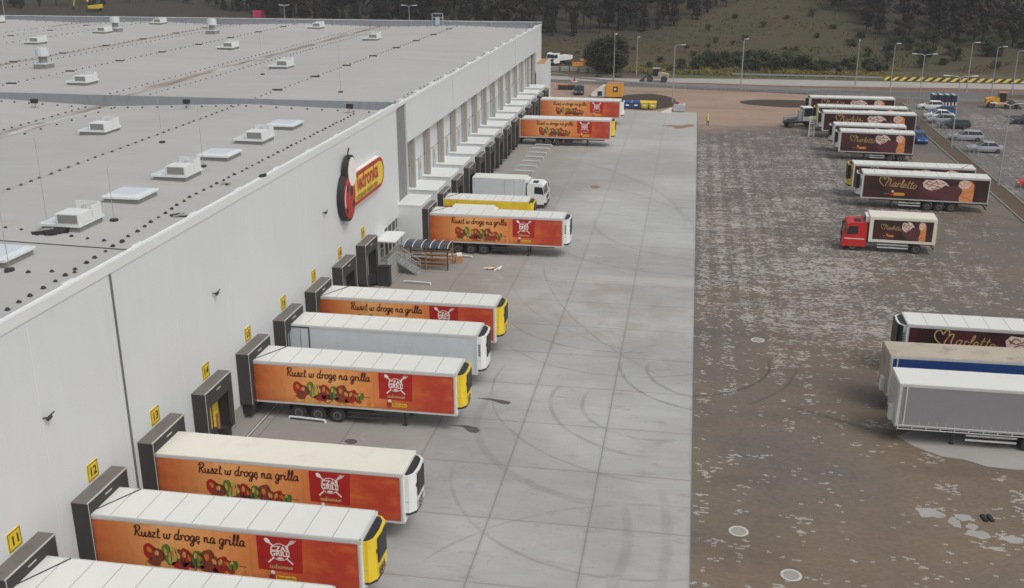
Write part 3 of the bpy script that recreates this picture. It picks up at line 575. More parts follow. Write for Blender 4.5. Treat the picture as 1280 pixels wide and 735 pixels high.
def heap(name, x, y, z, sx, sy_, seed, ms, lb, cat, n=22, h=.14):
    rnd = random.Random(seed); mb = MB()
    for i in range(n):
        a = rnd.uniform(-.4, .4)+(.3 if i % 3 else 1.4); L = rnd.uniform(.2, .6)*sx; wd = rnd.uniform(.03, .12)*sy_+.04; cx, cy_ = rnd.uniform(-.6, .6)*sx, rnd.uniform(-.6, .6)*sy_; zz = rnd.uniform(0, h)
        c, s = math.cos(a), math.sin(a); mb.box(-L, -wd, 0, L, wd, .05+rnd.random()*.06, rnd.choice(ms), xf=lambda q: Vector((q.x*c-q.y*s+cx, q.x*s+q.y*c+cy_, q.z+zz+q.x*.08)))
    o = mb.build(name); o.location = (x, y, z); tag(o, lb, cat); return o
heap('debris_heap', -34.9, 50.6, rz(-35, 1), 1.1, .45, 1, [dark, dark, black, seam], 'dark heap of bars and foil against the nearest open skylight', 'debris', 26)
heap('debris_heap', -34.8, 41.6, rz(-35, 1), 1.3, .7, 2, [dark, lblue, seam, galv], 'heap of steel bars and foil on the roof at the left picture edge', 'debris', 26)
heap('tarpaulin', -29.8+.0, 55.6, rz(-30, 1), .6, .3, 3, [dark, black, seam], 'small crumpled dark tarpaulin on the roof near its front edge', 'tarpaulin', 12, .05)
heap('membrane_roll', -30.6, 63.9, rz(-30, 1), .5, .15, 9, [dark, seam], 'dark roll and strip lying on the roof close to the parapet', 'membrane roll', 7, .05)
heap('cardboard_scrap', -17.3, 90.8, .01, .9, .5, 5, [card, cwhite, wood], 'scraps of torn cardboard and plastic lying on the concrete before the grill trailer', 'cardboard', 14, .12)
heap('strap_bundle', -27.8, 63.6, 14.5, .45, .25, 8, [dark, black], 'black bundle draped over the white roof edge', 'bundle', 8, .08)
for (x, y, lb) in ((-48, 93.6, 'black tripod on the low roof beside the step, right of the two'), (-63.5, 92.6, 'black tripod on the low roof beside the step, left of the two'), (-31.6, 93.6, 'black lamp box on the roof corner beside the dock wall')):
    mb = MB().box(-.3, -.2, .45, .3, .2, .85, dark)
    for a in (0, 2.1, 4.2): mb.tube([(.1*math.cos(a), .1*math.sin(a), .5), (.4*math.cos(a), .4*math.sin(a), 0)], .03, seam, 5)
    o = mb.build('roof_tripod'); o.location = (x, y, rz(x, 1)); tag(o, lb, 'tripod')

# yellow bay number plates
def plate(num, y, x=XW, z=5.25):
    root = tag(empty('bay_number_plate', (x, y, z)), 'yellow plate with number %s on the white wall above its dock' % num, 'number plate', 'numbered plates above the docks')
    MB().box(0, -.45, -.45, .04, .45, .45, yellow).build('plate', root)
    mb = MB(); w_ = textmesh(num, .03)[2]*.62
    mb.text(num, .62, black, lambda u, v: (.045, u-w_/2, v-.22), .03)
    for a in ((-.42, -.42, .42, -.38), (-.42, .38, .42, .42), (-.42, -.38, -.38, .38), (.38, -.38, .42, .38)): mb.box(.04, a[0], a[1], .046, a[2], a[3], chas)
    mb.build('number', root)
for n in range(9): plate(str(11+n), near[n]+2.0)
for n in range(6): plate(str(20+n), 105.9+6.36*n, XR, 6.3)

# wall sign: ladybird emblem and yellow pill
sg = tag(empty('wall_sign', (XW, 81, 9.6)), 'large sign of a red black-spotted ladybird and a yellow pill with red lettering', 'sign')
def sb(mb, name, **k): return mb.build(name, sg, off=(XW, 81, 9.6), **k)
def pill(y0, y1, z0, z1, n=12, sl=.0):
    r = (z1-z0)/2; cz = (z0+z1)/2; P = [(y0, z0)]+[(y1-r+r*math.sin(math.pi*i/n), cz-r*math.cos(math.pi*i/n)) for i in range(n+1)]+[(y0, z1)]
    return [(y, z+(y-y0)*sl) for y, z in P]
mb = MB().prism(pill(79.6, 89.0, 8.2, 11.1), cwhite, 'x', XW+.05, XW+.38); mb.prism(pill(79.6, 88.9, 8.3, 11.0), redb, 'x', XW+.38, XW+.42); mb.prism(pill(79.6, 88.55, 8.65, 10.65), yellow, 'x', XW+.42, XW+.45)
mb.text('iedronka', 1.62, redb, lambda u, v: (XW+.46, 81.0+u*1.03, 9.45+v*1.2), .035)
mb.text('odziennie niskie ceny', .7, brownt, lambda u, v: (XW+.46, 80.6+u*1.02, 8.72+v*1.1), .01); sb(mb, 'pill_panel')
def ring(cy_, cz, ry, rz_, n=36, rot=0.0): return [(cy_+ry*math.cos(t)*math.cos(rot)-rz_*math.sin(t)*math.sin(rot), cz+ry*math.cos(t)*math.sin(rot)+rz_*math.sin(t)*math.cos(rot)) for t in [2*math.pi*i/n for i in range(n)]]
mb = MB().prism(ring(78.55, 9.5, 1.6, 1.95), black, 'x', XW+.05, XW+.55); mb.prism(ring(78.6, 9.5, 1.42, 1.75), redb, 'x', XW+.55, XW+.59)
for (y, z, a, b) in ((79.1, 9.9, .34, .4), (79.5, 8.75, .26, .34), (77.9, 8.6, .26, .3), (78.2, 10.3, .26, .3)): mb.prism(ring(y, z, a, b, 18), black, 'x', XW+.59, XW+.60)
mb.ribbon([(77.45, 8.9), (77.4, 9.7), (77.8, 10.6)], .14, cwhite, lambda u, v: (XW+.605, u, v)); sb(mb, 'ladybird_body')  # white ribbon is a highlight painted onto the body
mb = MB().prism(ring(79.35, 11.5, 1.2, 1.35), black, 'x', XW+.2, XW+.58); mb.prism(ring(79.5, 11.45, 1.0, 1.18), cwhite, 'x', XW+.58, XW+.61)
mb.tube([(XW+.6, 78.9, 12.6), (XW+.6, 78.6, 13.1), (XW+.6, 78.9, 13.5)], .07, black, 6); mb.tube([(XW+.6, 78.6, 12.2), (XW+.6, 78.1, 12.5), (XW+.6, 78.0, 12.2)], .07, black, 6); sb(mb, 'ladybird_head')

# ---------------------------------------------------------------- brush lettering (strokes, x height 1)
G = {'R': (1.5, [[(.3, 0), (.42, 1), (.5, 1.75)], [(.1, 1.5), (.4, 1.95), (1.0, 1.97), (1.2, 1.5), (.9, 1.05), (.42, .95)], [(.62, .98), (.85, .5), (1.1, .08), (1.45, .15)]]),
 'u': (1.08, [[(0, .95), (.05, .3), (.25, 0), (.55, .2), (.72, .9)], [(.72, .9), (.72, .2), (.9, 0), (1.08, .15)]]),
 's': (.82, [[(0, .1), (.3, .6), (.42, 1.05), (.62, .5), (.5, .05), (.15, .05)], [(.55, .1), (.82, .2)]]),
 'z': (.85, [[(.02, .85), (.3, .98), (.6, .85), (.3, .45), (.05, .05), (.4, .08), (.85, .12)]]),
 't': (.75, [[(.35, 1.75), (.25, .8), (.25, .15), (.45, 0), (.75, .15)], [(0, 1.2), (.7, 1.25)]]),
 'w': (1.4, [[(0, .95), (.05, .25), (.28, 0), (.52, .3), (.6, .9)], [(.56, .3), (.8, 0), (1.1, .3), (1.12, .9), (1.35, .85)]]),
 'd': (1.1, [[(.72, .8), (.4, 1), (.06, .6), (.12, .1), (.42, 0), (.72, .5)], [(.88, 1.95), (.74, .8), (.76, .1), (.95, 0), (1.1, .15)]]),
 'r': (.8, [[(.05, .95), (.15, .5), (.12, 0)], [(.15, .5), (.35, .95), (.62, .85), (.8, .7)]]),
 'o': (.95, [[(.45, 1), (.05, .7), (.1, .1), (.45, 0), (.78, .4), (.65, .9), (.4, .98)], [(.7, .85), (.95, .8)]]),
 'g': (1.0, [[(.72, .8), (.4, 1), (.06, .6), (.12, .1), (.42, 0), (.72, .5)], [(.78, .95), (.72, .1), (.6, -.7), (.3, -.9), (.1, -.6), (.5, -.2), (1, .15)]]),
 'c': (.85, [[(.65, .8), (.4, 1), (.06, .6), (.12, .1), (.45, 0), (.85, .15)]]),
 'e': (.9, [[(.08, .4), (.6, .5), (.62, .85), (.35, 1), (.06, .6), (.12, .12), (.45, 0), (.9, .2)]]),
 'n': (1.15, [[(.05, .95), (.12, .5), (.1, 0)], [(.12, .45), (.4, .95), (.65, .8), (.65, .15), (.85, 0), (1.15, .15)]]),
 'a': (1.1, [[(.72, .8), (.4, 1), (.06, .6), (.12, .1), (.42, 0), (.72, .5)], [(.78, .95), (.74, .3), (.85, 0), (1.1, .15)]]),
 'i': (.55, [[(.1, .95), (.1, .2), (.3, 0), (.55, .15)], [(.12, 1.4), (.2, 1.5)]]),
 'l': (.62, [[(0, .15), (.4, 1.2), (.42, 1.85), (.25, 1.9), (.18, 1.2), (.2, .2), (.38, 0), (.62, .15)]]),
 'M': (2.4, [[(.95, .1), (.35, .6), (.02, 1.2), (.2, 1.75), (.6, 1.75), (.9, 1.3)], [(.9, 1.3), (1.15, 1.8), (1.5, 1.75), (1.55, 1.2), (1.3, .5), (1.25, .05)], [(1.45, .9), (1.8, 1.45), (2.05, 1.3), (1.95, .5), (2.1, .1), (2.4, .25)]]), ' ': (.55, [])}
def script(mb, t, size, wd, m, F, lean=.12):
    x = 0
    for ch in t:
        c = 'e' if ch == 'ę' else ch; adv, S = G[c]
        for q in S: mb.ribbon([((x+a+b*lean)*size, b*size) for a, b in q], wd, m, F)
        if ch == 'ę': mb.ribbon([((x+.55)*size, 0), ((x+.45)*size, -.3*size), ((x+.7)*size, -.4*size)], wd, m, F)
        x += adv+.04
    return x*size

# ---------------------------------------------------------------- trailers
def side_map(side, L, d):
    return (lambda u, v: (u, -1.3-d, v)) if side < 0 else (lambda u, v: (L-u, 1.3+d, v))
def art_orange(L, side):
    mb = MB(); f = [side_map(side, L, .008+.004*i) for i in range(7)]
    mb.poly([f[0](.12, 1.29), f[0](L-.19, 1.29), f[0](L-.19, 3.79), f[0](.12, 3.79)], ART)
    mb.box(L-3.0, -1.305 if side < 0 else 1.3, 1.36, L-.4, -1.3 if side < 0 else 1.305, 3.7, ART) if 0 else None
    s = .262; script(mb, 'Ruszt w drogę na grilla', s, .064, brownt, lambda u, v: f[4](2.5+u, 3.12+v*1.12))
    rnd = random.Random(5)
    for i in range(46):      # flames under the skewer
        u = 2.9+i*.115; h = rnd.uniform(.15, .55)*(1.2 if i < 9 or i > 34 else .7); mb.ribbon([(u, 1.38), (u+rnd.uniform(-.1, .1), 1.38+h*.5), (u+rnd.uniform(-.05, .15), 1.38+h)], rnd.uniform(.1, .2), flame if rnd.random() < .6 else (pep_y if rnd.random() < .3 else orangep), f[1], taper=True)
    mb.ribbon([(3.0, 2.35), (5.2, 2.12), (8.0, 2.0)], .05, chas, f[1])
    IT = [(3.45, 2.3, .3, .42, .5, pep_r), (3.8, 2.15, .3, .36, -.2, meat), (4.25, 2.28, .22, .5, .1, pep_g), (4.55, 2.2, .2, .46, -.2, pep_y), (4.85, 2.12, .26, .42, .2, meat), (5.15, 2.2, .24, .44, -.1, pep_r), (5.4, 2.05, .2, .4, .2, brownt),
          (5.7, 2.2, .2, .42, -.2, pep_g), (5.92, 2.12, .17, .4, .1, pep_y), (6.25, 2.2, .34, .48, 0, meat), (6.6, 2.0, .28, .4, .3, meat), (6.9, 2.0, .26, .42, -.3, pep_r), (7.2, 1.95, .22, .4, .6, pep_r), (7.45, 2.02, .2, .26, -.7, pep_g),
          (3.6, 1.8, .3, .22, .2, meat), (4.9, 1.75, .4, .2, 0, pep_r), (6.3, 1.72, .5, .2, 0, meat)]
    IT = [((u-.25)*1.02, v, a*1.18, b*1.15, r_, m) for u, v, a, b, r_, m in IT]
    for i, (u, v, a, b, r_, m) in enumerate(IT): mb.ell(u, v, a, b, r_, m, f[2+i % 2], lump=.07)
    for i, (u, v, a, b, r_, m) in enumerate(IT[:14]): mb.ell(u-.06, v+.13, a*.3, b*.35, r_, [orangep, flame, pep_y][i % 3], f[4]); mb.ribbon([(u+a*.7, v-b*.6), (u+a*.8, v), (u+a*.5, v+b*.7)], .04, brownt, f[4])
    for q in ([(4.75, 2.2), (4.85, 1.65), (5.15, 1.4)], [(5.5, 2.2), (5.5, 1.65), (5.15, 1.4)], [(4.85, 1.95), (5.45, 1.95)]): mb.ribbon(q, .05, chas, f[5])
    # red banner with crossed tools
    x0, x1 = 8.6, 10.75
    mb.poly([f[1](x0, 2.0), f[1](x1-.02, 1.93), f[1](x1+.05, 3.775), f[1](x0, 3.775)], redb)
    cx, cz = (x0+x1)/2+.02, 3.0
    for a, b in (((-.62, .6), (.6, -.6)), ((.62, .6), (-.6, -.6))): mb.ribbon([(cx+a[0], cz+a[1]), (cx+b[0], cz+b[1])], .07, cwhite, f[2])
    mb.ell(cx-.58, cz+.56, .11, .16, .8, cwhite, f[3]); mb.ell(cx+.57, cz+.55, .09, .13, -.8, cwhite, f[3])
    for a in (-.1, 0, .1): mb.ribbon([(cx+.55+a, cz+.5), (cx+.7+a, cz+.68)], .03, cwhite, f[3])
    mb.ell(cx, cz, .46, .46, 0, cwhite, f[3], 24); mb.ell(cx, cz, .42, .42, 0, redb, f[4], 24)
    for t, v, k in (('CZAS', .06, .36), ('GRILL', -.2, .36)): w_ = textmesh(t, .035)[2]*k; mb.text(t, k, cwhite, lambda a, b: f[5](cx-w_/2+a, cz+v+b), .035)
    mb.ell(cx, cz-.33, .16, .06, 0, cwhite, f[5])
    script(mb, 'codziennie', .12, .035, gold, lambda a, b: f[2](cx-.55+a, 2.12+b)) 
    ladypill(mb, cx-.45, 1.62, f, 1.0)
    return mb
def ladypill(mb, u, v, f, k):
    mb.ell(u, v, .17*k, .19*k, 0, redb, f[3]); mb.ell(u+.03*k, v+.26*k, .1*k, .12*k, 0, cwhite, f[3]); mb.ell(u-.05*k, v+.03*k, .04*k, .04*k, 0, black, f[4], 10)
    P = [(u+.15*k, v-.16*k), (u+1.12*k, v-.16*k), (u+1.22*k, v), (u+1.12*k, v+.16*k), (u+.15*k, v+.16*k)]; mb.poly([f[1](*q) for q in P], redb)
    P = [(u+.15*k, v-.13*k), (u+1.1*k, v-.13*k), (u+1.17*k, v), (u+1.1*k, v+.13*k), (u+.15*k, v+.13*k)]; mb.poly([f[2](*q) for q in P], yellow)
    w_ = textmesh('Biedronka', .02)[2]; mb.text('Biedronka', .9*k/w_, redb, lambda a, b: f[3](u+.2*k+a, v-.06*k+b), .02)
def art_brown(L, side, z0=1.29, z1=3.79, k=1.0, x0=.12, x1=.19):
    mb = MB(); f = [side_map(side, L, .008+.004*i) for i in range(7)]; H = z1-z0
    a0, a1 = (x0, L-x1) if side < 0 else (x1, L-x0); Lw = a1-a0
    mb.poly([f[0](a0, z0), f[0](a1, z0), f[0](a1, z1), f[0](a0, z1)], ARTB)
    U = lambda q: a0+q*Lw; V_ = lambda q: z0+q*H; s = H*.21
    g = [(.44, .62), (.5, .3), (.58, .08), (.7, .02), (.8, .05), (.84, .5), (.78, .75), (.66, .62), (.56, .52)]; mb.poly([f[1](U(a), V_(b)) for a, b in g], plum)
    S = .42*Lw/13.2*(1.12 if Lw < 11 else 1); x_ = script(mb, 'M', S*1.45, .065*Lw/13+.01, gold, lambda u, v: f[3](U(.12)+u, V_(.53)+v), lean=.1); script(mb, 'arletto', S, .05*Lw/13+.01, gold, lambda u, v: f[3](U(.12)+x_+u, V_(.55)-u*.07+v*1.1), lean=.3)
    if Lw > 5: ladypill(mb, U(.24), V_(.2), f, min(1.15, Lw/10)); mb.ribbon([(U(.17), V_(.2)), (U(.215), V_(.2))], .05, gold, f[2])
    P = [(.475, .78), (.5, .93), (.55, .9), (.585, .97), (.63, .93), (.67, .8), (.69, .66), (.66, .72), (.63, .6), (.59, .5), (.55, .44), (.51, .5), (.485, .6)]; mb.poly([f[2](U(a), V_(b)) for a, b in P], pink)
    for q in ([(.49, .8), (.53, .7), (.58, .82)], [(.52, .6), (.56, .68), (.62, .6)], [(.58, .9), (.6, .75), (.65, .8)], [(.55, .55), (.57, .5), (.6, .62)], [(.5, .7), (.52, .85), (.55, .8)]): mb.ribbon([(U(a), V_(b)) for a, b in q], .09*k, meat, f[3])
    P = [(.78, 0), (.775, .2), (.795, .42), (.79, .62), (.765, .72), (.785, .9), (.82, .97), (.86, .93), (.885, .8), (.888, .4), (.885, 0)]; mb.poly([f[2](U(a), V_(b)) for a, b in P], cone)
    P = [(.76, .72), (.765, .9), (.8, .99), (.84, .95), (.86, .8), (.84, .62), (.8, .58), (.775, .62)]; mb.poly([f[3](U(a), V_(b)) for a, b in P], pink)
    for q in ([(.77, .8), (.8, .7), (.84, .78)], [(.79, .92), (.82, .84), (.845, .88)]): mb.ribbon([(U(a), V_(b)) for a, b in q], .1*k, cone, f[4])
    for q in ([(.79, .1), (.885, .3)], [(.8, .35), (.885, .55)], [(.885, .05), (.79, .25)]): mb.ribbon([(U(a), V_(b)) for a, b in q], .03, meat, f[3])
    return mb
ROOT = {}
def wheels(root, xs, r=.5, halfw=1.02, tw=.3):
    key = ('wheel', r, tw)
    for x in xs:
        for s in (-1, 1):
            if key not in ROOT:
                mb = MB(); P = [(-tw/2, r*.8), (-tw/2, r*.95), (-tw*.38, r), (tw*.38, r), (tw/2, r*.95), (tw/2, r*.8)]; n = 20
                V = [(r_*math.cos(t), y, r_*math.sin(t)) for y, r_ in P for t in [2*math.pi*j/n for j in range(n)]]
                mb.add(V, [(i*n+j, i*n+(j+1) % n, (i+1)*n+(j+1) % n, (i+1)*n+j) for i in range(5) for j in range(n)]+[tuple(range(n)), tuple(range(5*n, 6*n))], tyre)
                o = mb.build('wheel'); rb = MB()
                for sg_ in (-1, 1):
                    y = sg_*tw/2
                    rb.tube([(0, y*.6, 0), (0, y*1.06, 0)], r*.58, rimm, 16); rb.tube([(0, y*1.02, 0), (0, y*1.2, 0)], r*.2, chas, 10); rb.tube([(0, y*1.061, 0), (0, y*1.07, 0)], r*.44, chas, 14)
                rb.build('rim', o); ROOT[key] = o; o.parent = root
            else: o = copy_tree(ROOT[key], root)
            o.location = (x, s*halfw, r)
def trailer(L=13.6, art=None, side=-1, nose=white, body=white, roof=roofw, seams=True, num='', noseblack=False, curtain=None, strap=False, H=4.0, wx=(3.1, 4.4, 5.7), cat='semi_trailer', door_frame=False):
    root = empty(cat)
    z0 = 1.14
    mb = MB().box(.02, -1.28, z0+.02, L-.02, 1.28, H-.04, curtain or body); mb.build('cargo_box', root, bevel=.03)
    fr = MB()
    for y in (-1.3, 1.22):
        fr.box(0, y, z0, L, y+.08, z0+.13, trim); fr.box(0, y, H-.2, L, y+.08, H-.015, trim); fr.box(0, y, z0+.13, .1, y+.08, H-.2, trim); fr.box(L-.17, y, z0+.13, L-.1, y+.08, H-.2, trim); fr.box(L-.1, y, z0+.13, L, y+.08, H-.2, white if body is white else body)
    fr.box(L-.07, -1.22, z0, L, 1.22, H-.02, body); fr.box(0, -1.22, H-.2, .06, 1.22, H-.015, trim); fr.build('frame', root, bevel=.015)
    rf = MB().box(.0, -1.29, H-.012, L, 1.29, H+.012, roof)
    if seams:
        n = 10; 
        for i in range(1, n): x = L*i/n; rf.box(x-.018, -1.2, H+.012, x+.018, 1.2, H+.02, seam)
        rf.box(.0, -1.29, H+.012, L, -1.24, H+.03, trim); rf.box(.0, 1.24, H+.012, L, 1.29, H+.03, trim); rf.box(L-.12, -1.29, H+.012, L, 1.29, H+.03, trim)
    rf.build('roof', root)
    if strap: MB().tube([(.2, -1.28, H+.03), (1.6, 1.25, H+.04), (1.62, 1.3, H-.1)], .03, dark, 5).build('strap', root)
    if art: art.build('side_print', root)
    if door_frame: mb = MB(); mb.box(1.6, -1.31, z0+.1, 1.68, -1.283, H-.1, black); mb.box(.3, -1.31, H-.18, 1.68, -1.283, H-.1, black); mb.box(1.0, -1.31, z0+.2, 1.06, -1.285, H-.25, seam); mb.build('side_door', root)
    if curtain:
        mb = MB(); y0, y1 = (1.3, 1.36)
        for y in ((1.3,), (-1.36,)):
            y = y[0]; mb.box(.1, y, z0+.12, L-.1, y+.06, z0+.16, trim); mb.box(.1, y, z0-.12, L-.1, y+.06, z0-.08, trim)
            for i in range(17): mb.box(.2+i*(L-.4)/16, y+.01, z0-.08, .26+i*(L-.4)/16, y+.05, z0+.12, trim)
        mb.build('side_rail', root)
        mb = MB()
        for i in range(26): x = .3+i*(L-.7)/25; mb.box(x, 1.282, z0+.16, x+.05, 1.295, z0+.42, seam); mb.box(x, -1.295, z0+.16, x+.05, -1.282, z0+.42, seam)
        mb.build('curtain_buckles', root)
    if nose:
        mb = MB(); P = [(L, -1.16), (L+.22, -1.14), (L+.5, -.8), (L+.56, 0), (L+.5, .8), (L+.22, 1.14), (L, 1.16)]; zb, zt = (1.72, H-.16) if not noseblack else (1.5, H-.12)
        mb.prism(P, nose, 'z', zb, zt); mb.prism([(L+.01, -1.08), (L+.17, -1.05), (L+.38, -.74), (L+.43, 0), (L+.38, .74), (L+.17, 1.05), (L+.01, 1.08)], black, 'z', zt, zt+.012); mb.prism([(a-.03 if a > L else a, b*.9) for a, b in P], chas, 'z', zb-.2, zb)
        o = mb.build('cooling_unit', root, bevel=.04)
        g = MB(); ym = -1 if True else 1
        for s in (-1, 1):       # grilles on the rounded corners and the dark centre screen
            for i in range(7): g.box(L+.05, s*1.165-.01, 2.5+i*.13, L+.2, s*1.165+.01, 2.56+i*.13, black) if noseblack else None
        g.box(L+.53, -.62 if side < 0 else -.95, zb+.75 if side < 0 else zb+.5, L+.575, .62 if side < 0 else .95, zt-.12, black)
        if side > 0: g.prism([(L+.2, -1.16), (L+.525, -.82), (L+.525, .82), (L+.2, 1.16)], black, 'z', zb+.7, zt-.05)
        for a, b in ((-.78, -.66), (.66, .78)): g.box(L+.495, a, zt-.8, L+.53, b, zt-.6, black)
        g.prism([(L+.004, -1.17), (L+.21, -1.15), (L+.49, -.81), (L+.565, 0), (L+.49, .81), (L+.21, 1.15), (L+.004, 1.17)], seam, 'z', zb+.62, zb+.645)
        if num: w_ = textmesh(num, .04)[2]*.56; g.text(num, .56, black, lambda u, v: (L+.585, -w_/2+u-.18, zb+.1+v), .04)
        g.build('grille', o)
    elif curtain:
        mb = MB(); mb.box(L, -1.26, z0, L+.06, 1.26, H-.05, beige if roof is beige else body); mb.box(L+.06, .15, 1.3, L+.3, .75, 2.2, white); mb.box(L+.06, -.5, 1.3, L+.2, -.1, 1.8, dark); mb.build('front_wall', root, bevel=.02)
        mb = MB(); mb.box(L-.5, 1.302, z0, L-.42, 1.31, H-.2, trim); mb.box(.1, 1.302, z0+.1, .16, 1.31, H-.2, trim); mb.build('corner_post', root)
    ch = MB()
    for y in (-.5, .4): ch.box(.1, y, .82, L-1.0, y+.1, 1.13, chas)
    for i in range(9): ch.box(.6+i*(L-2)/8, -1.15, 1.02, .7+i*(L-2)/8, 1.15, 1.135, chas)
    ch.box(.05, -1.2, .45, .15, 1.2, .6, chas); ch.box(.0, -1.22, .85, .08, 1.22, 1.1, chas); ch.box(wx[0]-.7, -.95, .5, wx[0]-.65, .95, 1.0, chas)
    for x in wx: ch.box(x-.06, -.95, .45, x+.06, .95, .57, chas)
    ch.box(wx[-1]+1.2, .5, .5, wx[-1]+2.0, 1.1, .95, chas); ch.box(wx[-1]+1.0, -1.1, .5, wx[-1]+2.2, -.5, .95, chas)
    ch.build('chassis', root)
    wheels(root, wx)
    gm = chas if side < 0 else trim; gd = MB().box(wx[-1]+.75, -1.18, .45, L-4.2, -1.15, .57, gm); gd.box(wx[-1]+.75, -1.18, .75, L-4.2, -1.15, .87, gm); gd.build('side_guard', root); gd = MB()
    gd.box(wx[-1]+.75, 1.15, .45, L-4.2, 1.18, .57, trim); gd.box(wx[-1]+.75, 1.15, .75, L-4.2, 1.18, .87, trim); gd.build('side_guard', root)
    lgx = L-3.6; k = 'leg'
    for s in (-.85, .75): MB().box(lgx, s, .05, lgx+.12, s+.12, 1.05, chas).box(lgx-.08, s-.05, 0, lgx+.2, s+.17, .06, chas).build('landing_leg', root)
    for s in (-1.05, .85): MB().box(-.03, s, .86, .0, s+.2, 1.0, redb).build('tail_light', root)
    return root
def place(o, x, y, deg, lb, cat='trailer', group=None): o.location = (x, y, 0); o.rotation_euler = (0, 0, R(deg)); return tag(o, lb, cat, group)
XS = -26.85
GA = art_orange(13.6, -1).build('side_print_master'); GAmesh = GA.data; bpy.data.objects.remove(GA)
class Shared:
    def __init__(s, me): s.me = me
    def build(s, name, parent): o = bpy.data.objects.new(name, s.me); COL.objects.link(o); o.parent = parent; return o
GO = Shared(GAmesh)
gt = 'grill trailers backed against the docks'
place(trailer(art=GO, nose=yellow, num='664', strap=True), XS-.24, 33.65, 0, 'white trailer roof cut off by the bottom picture edge, in dock 11', 'trailer', gt)
place(trailer(art=GO, nose=yellow, num='664', strap=True), XS-.24, 39.7, 0, 'orange grill trailer with yellow cooling unit marked 66, in dock 12', 'trailer', gt)
place(trailer(art=GO, nose=white, roof=cream, seams=False, num='1537'), XS, 45.85, 0, 'orange grill trailer with a plain cream roof and white cooling unit, in dock 13', 'trailer', gt)
place(trailer(art=GO, nose=yellow, num='60', strap=True), XS-.12, 58.55, 0, 'orange grill trailer with yellow cooling unit showing its wheels, in dock 15', 'trailer', gt)
place(trailer(art=None, nose=white, noseblack=True, body=lgrey, door_frame=True), XS-.15, 65.1, 0, 'plain white refrigerated trailer with no picture on its side, in dock 16', 'trailer')
place(trailer(art=GO, nose=yellow, num='71', strap=True), XS, 71.15, 0, 'orange grill trailer with yellow cooling unit beyond the plain white trailer, in dock 17', 'trailer', gt)
XF = -24.95
place(trailer(art=GO, nose=white, noseblack=True, strap=True), XF, 96.5, 0, 'orange grill trailer docked alone beside the stairs and the arched shelter', 'trailer', gt)
place(trailer(art=GO, nose=yellow), XF, 152.9, 0, 'far orange grill trailer with a yellow cooling unit, nearer of the far pair', 'trailer', gt)
place(trailer(art=GO, nose=white), XF, 172.0, 0, 'farthest orange grill trailer with a white cooling unit', 'trailer', gt)
# yellow and red trailer
mb = MB(); f = [side_map(-1, 9.2, .008+.004*i) for i in range(7)]; mb.poly([f[0](0, 1.2), f[0](9.2, 1.2), f[0](9.2, 3.98), f[0](0, 3.98)], yellow); mb.poly([f[1](.3, 1.3), f[1](3.2, 1.3), f[1](4.2, 3.3), f[1](.3, 3.3)], redb)
mb.ell(.9, 2.95, .32, .26, 0, cwhite, f[2]); mb.ell(.9, 2.9, .12, .1, 0, redb, f[3])
place(trailer(L=9.2, art=mb, nose=yellow, body=yellow, strap=True, wx=(2.0, 3.3)), XF, 102.4, 0, 'short yellow and red trailer docked behind the orange grill trailer')
# curtain and ice cream trailers
def facing_left(o, nfx, nfy, deg, L, lb, cat='trailer', group=None):
    a = R(deg); px, py = nfx+math.cos(a)*L-math.sin(a)*1.3, nfy+math.sin(a)*L+math.cos(a)*1.3
    return place(o, px, py, deg+180, lb, cat, group)
BR = Shared((lambda q: (q.data, bpy.data.objects.remove(q))[0])(art_brown(13.6, 1).build('side_print_master'))); BS = Shared((lambda q: (q.data, bpy.data.objects.remove(q))[0])(art_brown(9.8, 1).build('side_print_master')))
gi = 'dark brown ice cream trailers parked in the yard'
facing_left(trailer(art=BR, side=1, nose=white, noseblack=True, wx=(3.7, 5., 6.3)), 19.75, 120.8, -3.5, 13.6, 'brown ice cream trailer nearest the red truck, fully in view with three axles', group=gi)
facing_left(trailer(art=BR, side=1, nose=yellow, noseblack=True, strap=True), 19.4, 125.7, -2, 13.6, 'ice cream trailer with a yellow front half hidden behind the one by the red truck', group=gi)
facing_left(trailer(L=9.8, art=BS, side=1, nose=white, wx=(1.6, 2.9)), 20.6, 148.2, -4, 9.8, 'short brown ice cream trailer, nearest of the group of five at the back', group=gi)
facing_left(trailer(L=9.8, art=BS, side=1, nose=white, wx=(1.6, 2.9)), 20.4, 153.4, -3, 9.8, 'short ice cream trailer, second nearest of the group of five at the back', group=gi)
facing_left(trailer(art=BR, side=1, nose=white), 20.1, 164.6, -1.5, 13.6, 'long brown ice cream trailer, middle one of the group of five at the back', group=gi)
facing_left(trailer(art=BR, side=1, nose=yellow), 19.9, 170.4, -2, 13.6, 'ice cream trailer with yellow front, mostly hidden, second farthest of the group of five', group=gi)
facing_left(trailer(art=BR, side=1, nose=white), 19.7, 180.4, -.5, 13.6, 'farthest ice cream trailer of the group of five behind the yard tractor', group=gi)
facing_left(trailer(art=BR, side=1, nose=white, noseblack=True), 15.7, 71, -.8, 13.6, 'ice cream trailer cut by the right picture edge behind the blue curtain trailer', group=gi)
facing_left(trailer(nose=None, curtain=bcurt, body=beige, roof=beige, seams=False), 13.6, 64.9, 1.2, 13.6, 'blue curtain-sided trailer with a dirty beige roof')
facing_left(trailer(nose=None, curtain=curt, body=trim, roof=roofw, seams=False), 13.4, 60.4, .3, 13.6, 'grey curtain-sided trailer with a white roof and side rail, nearest on the right')

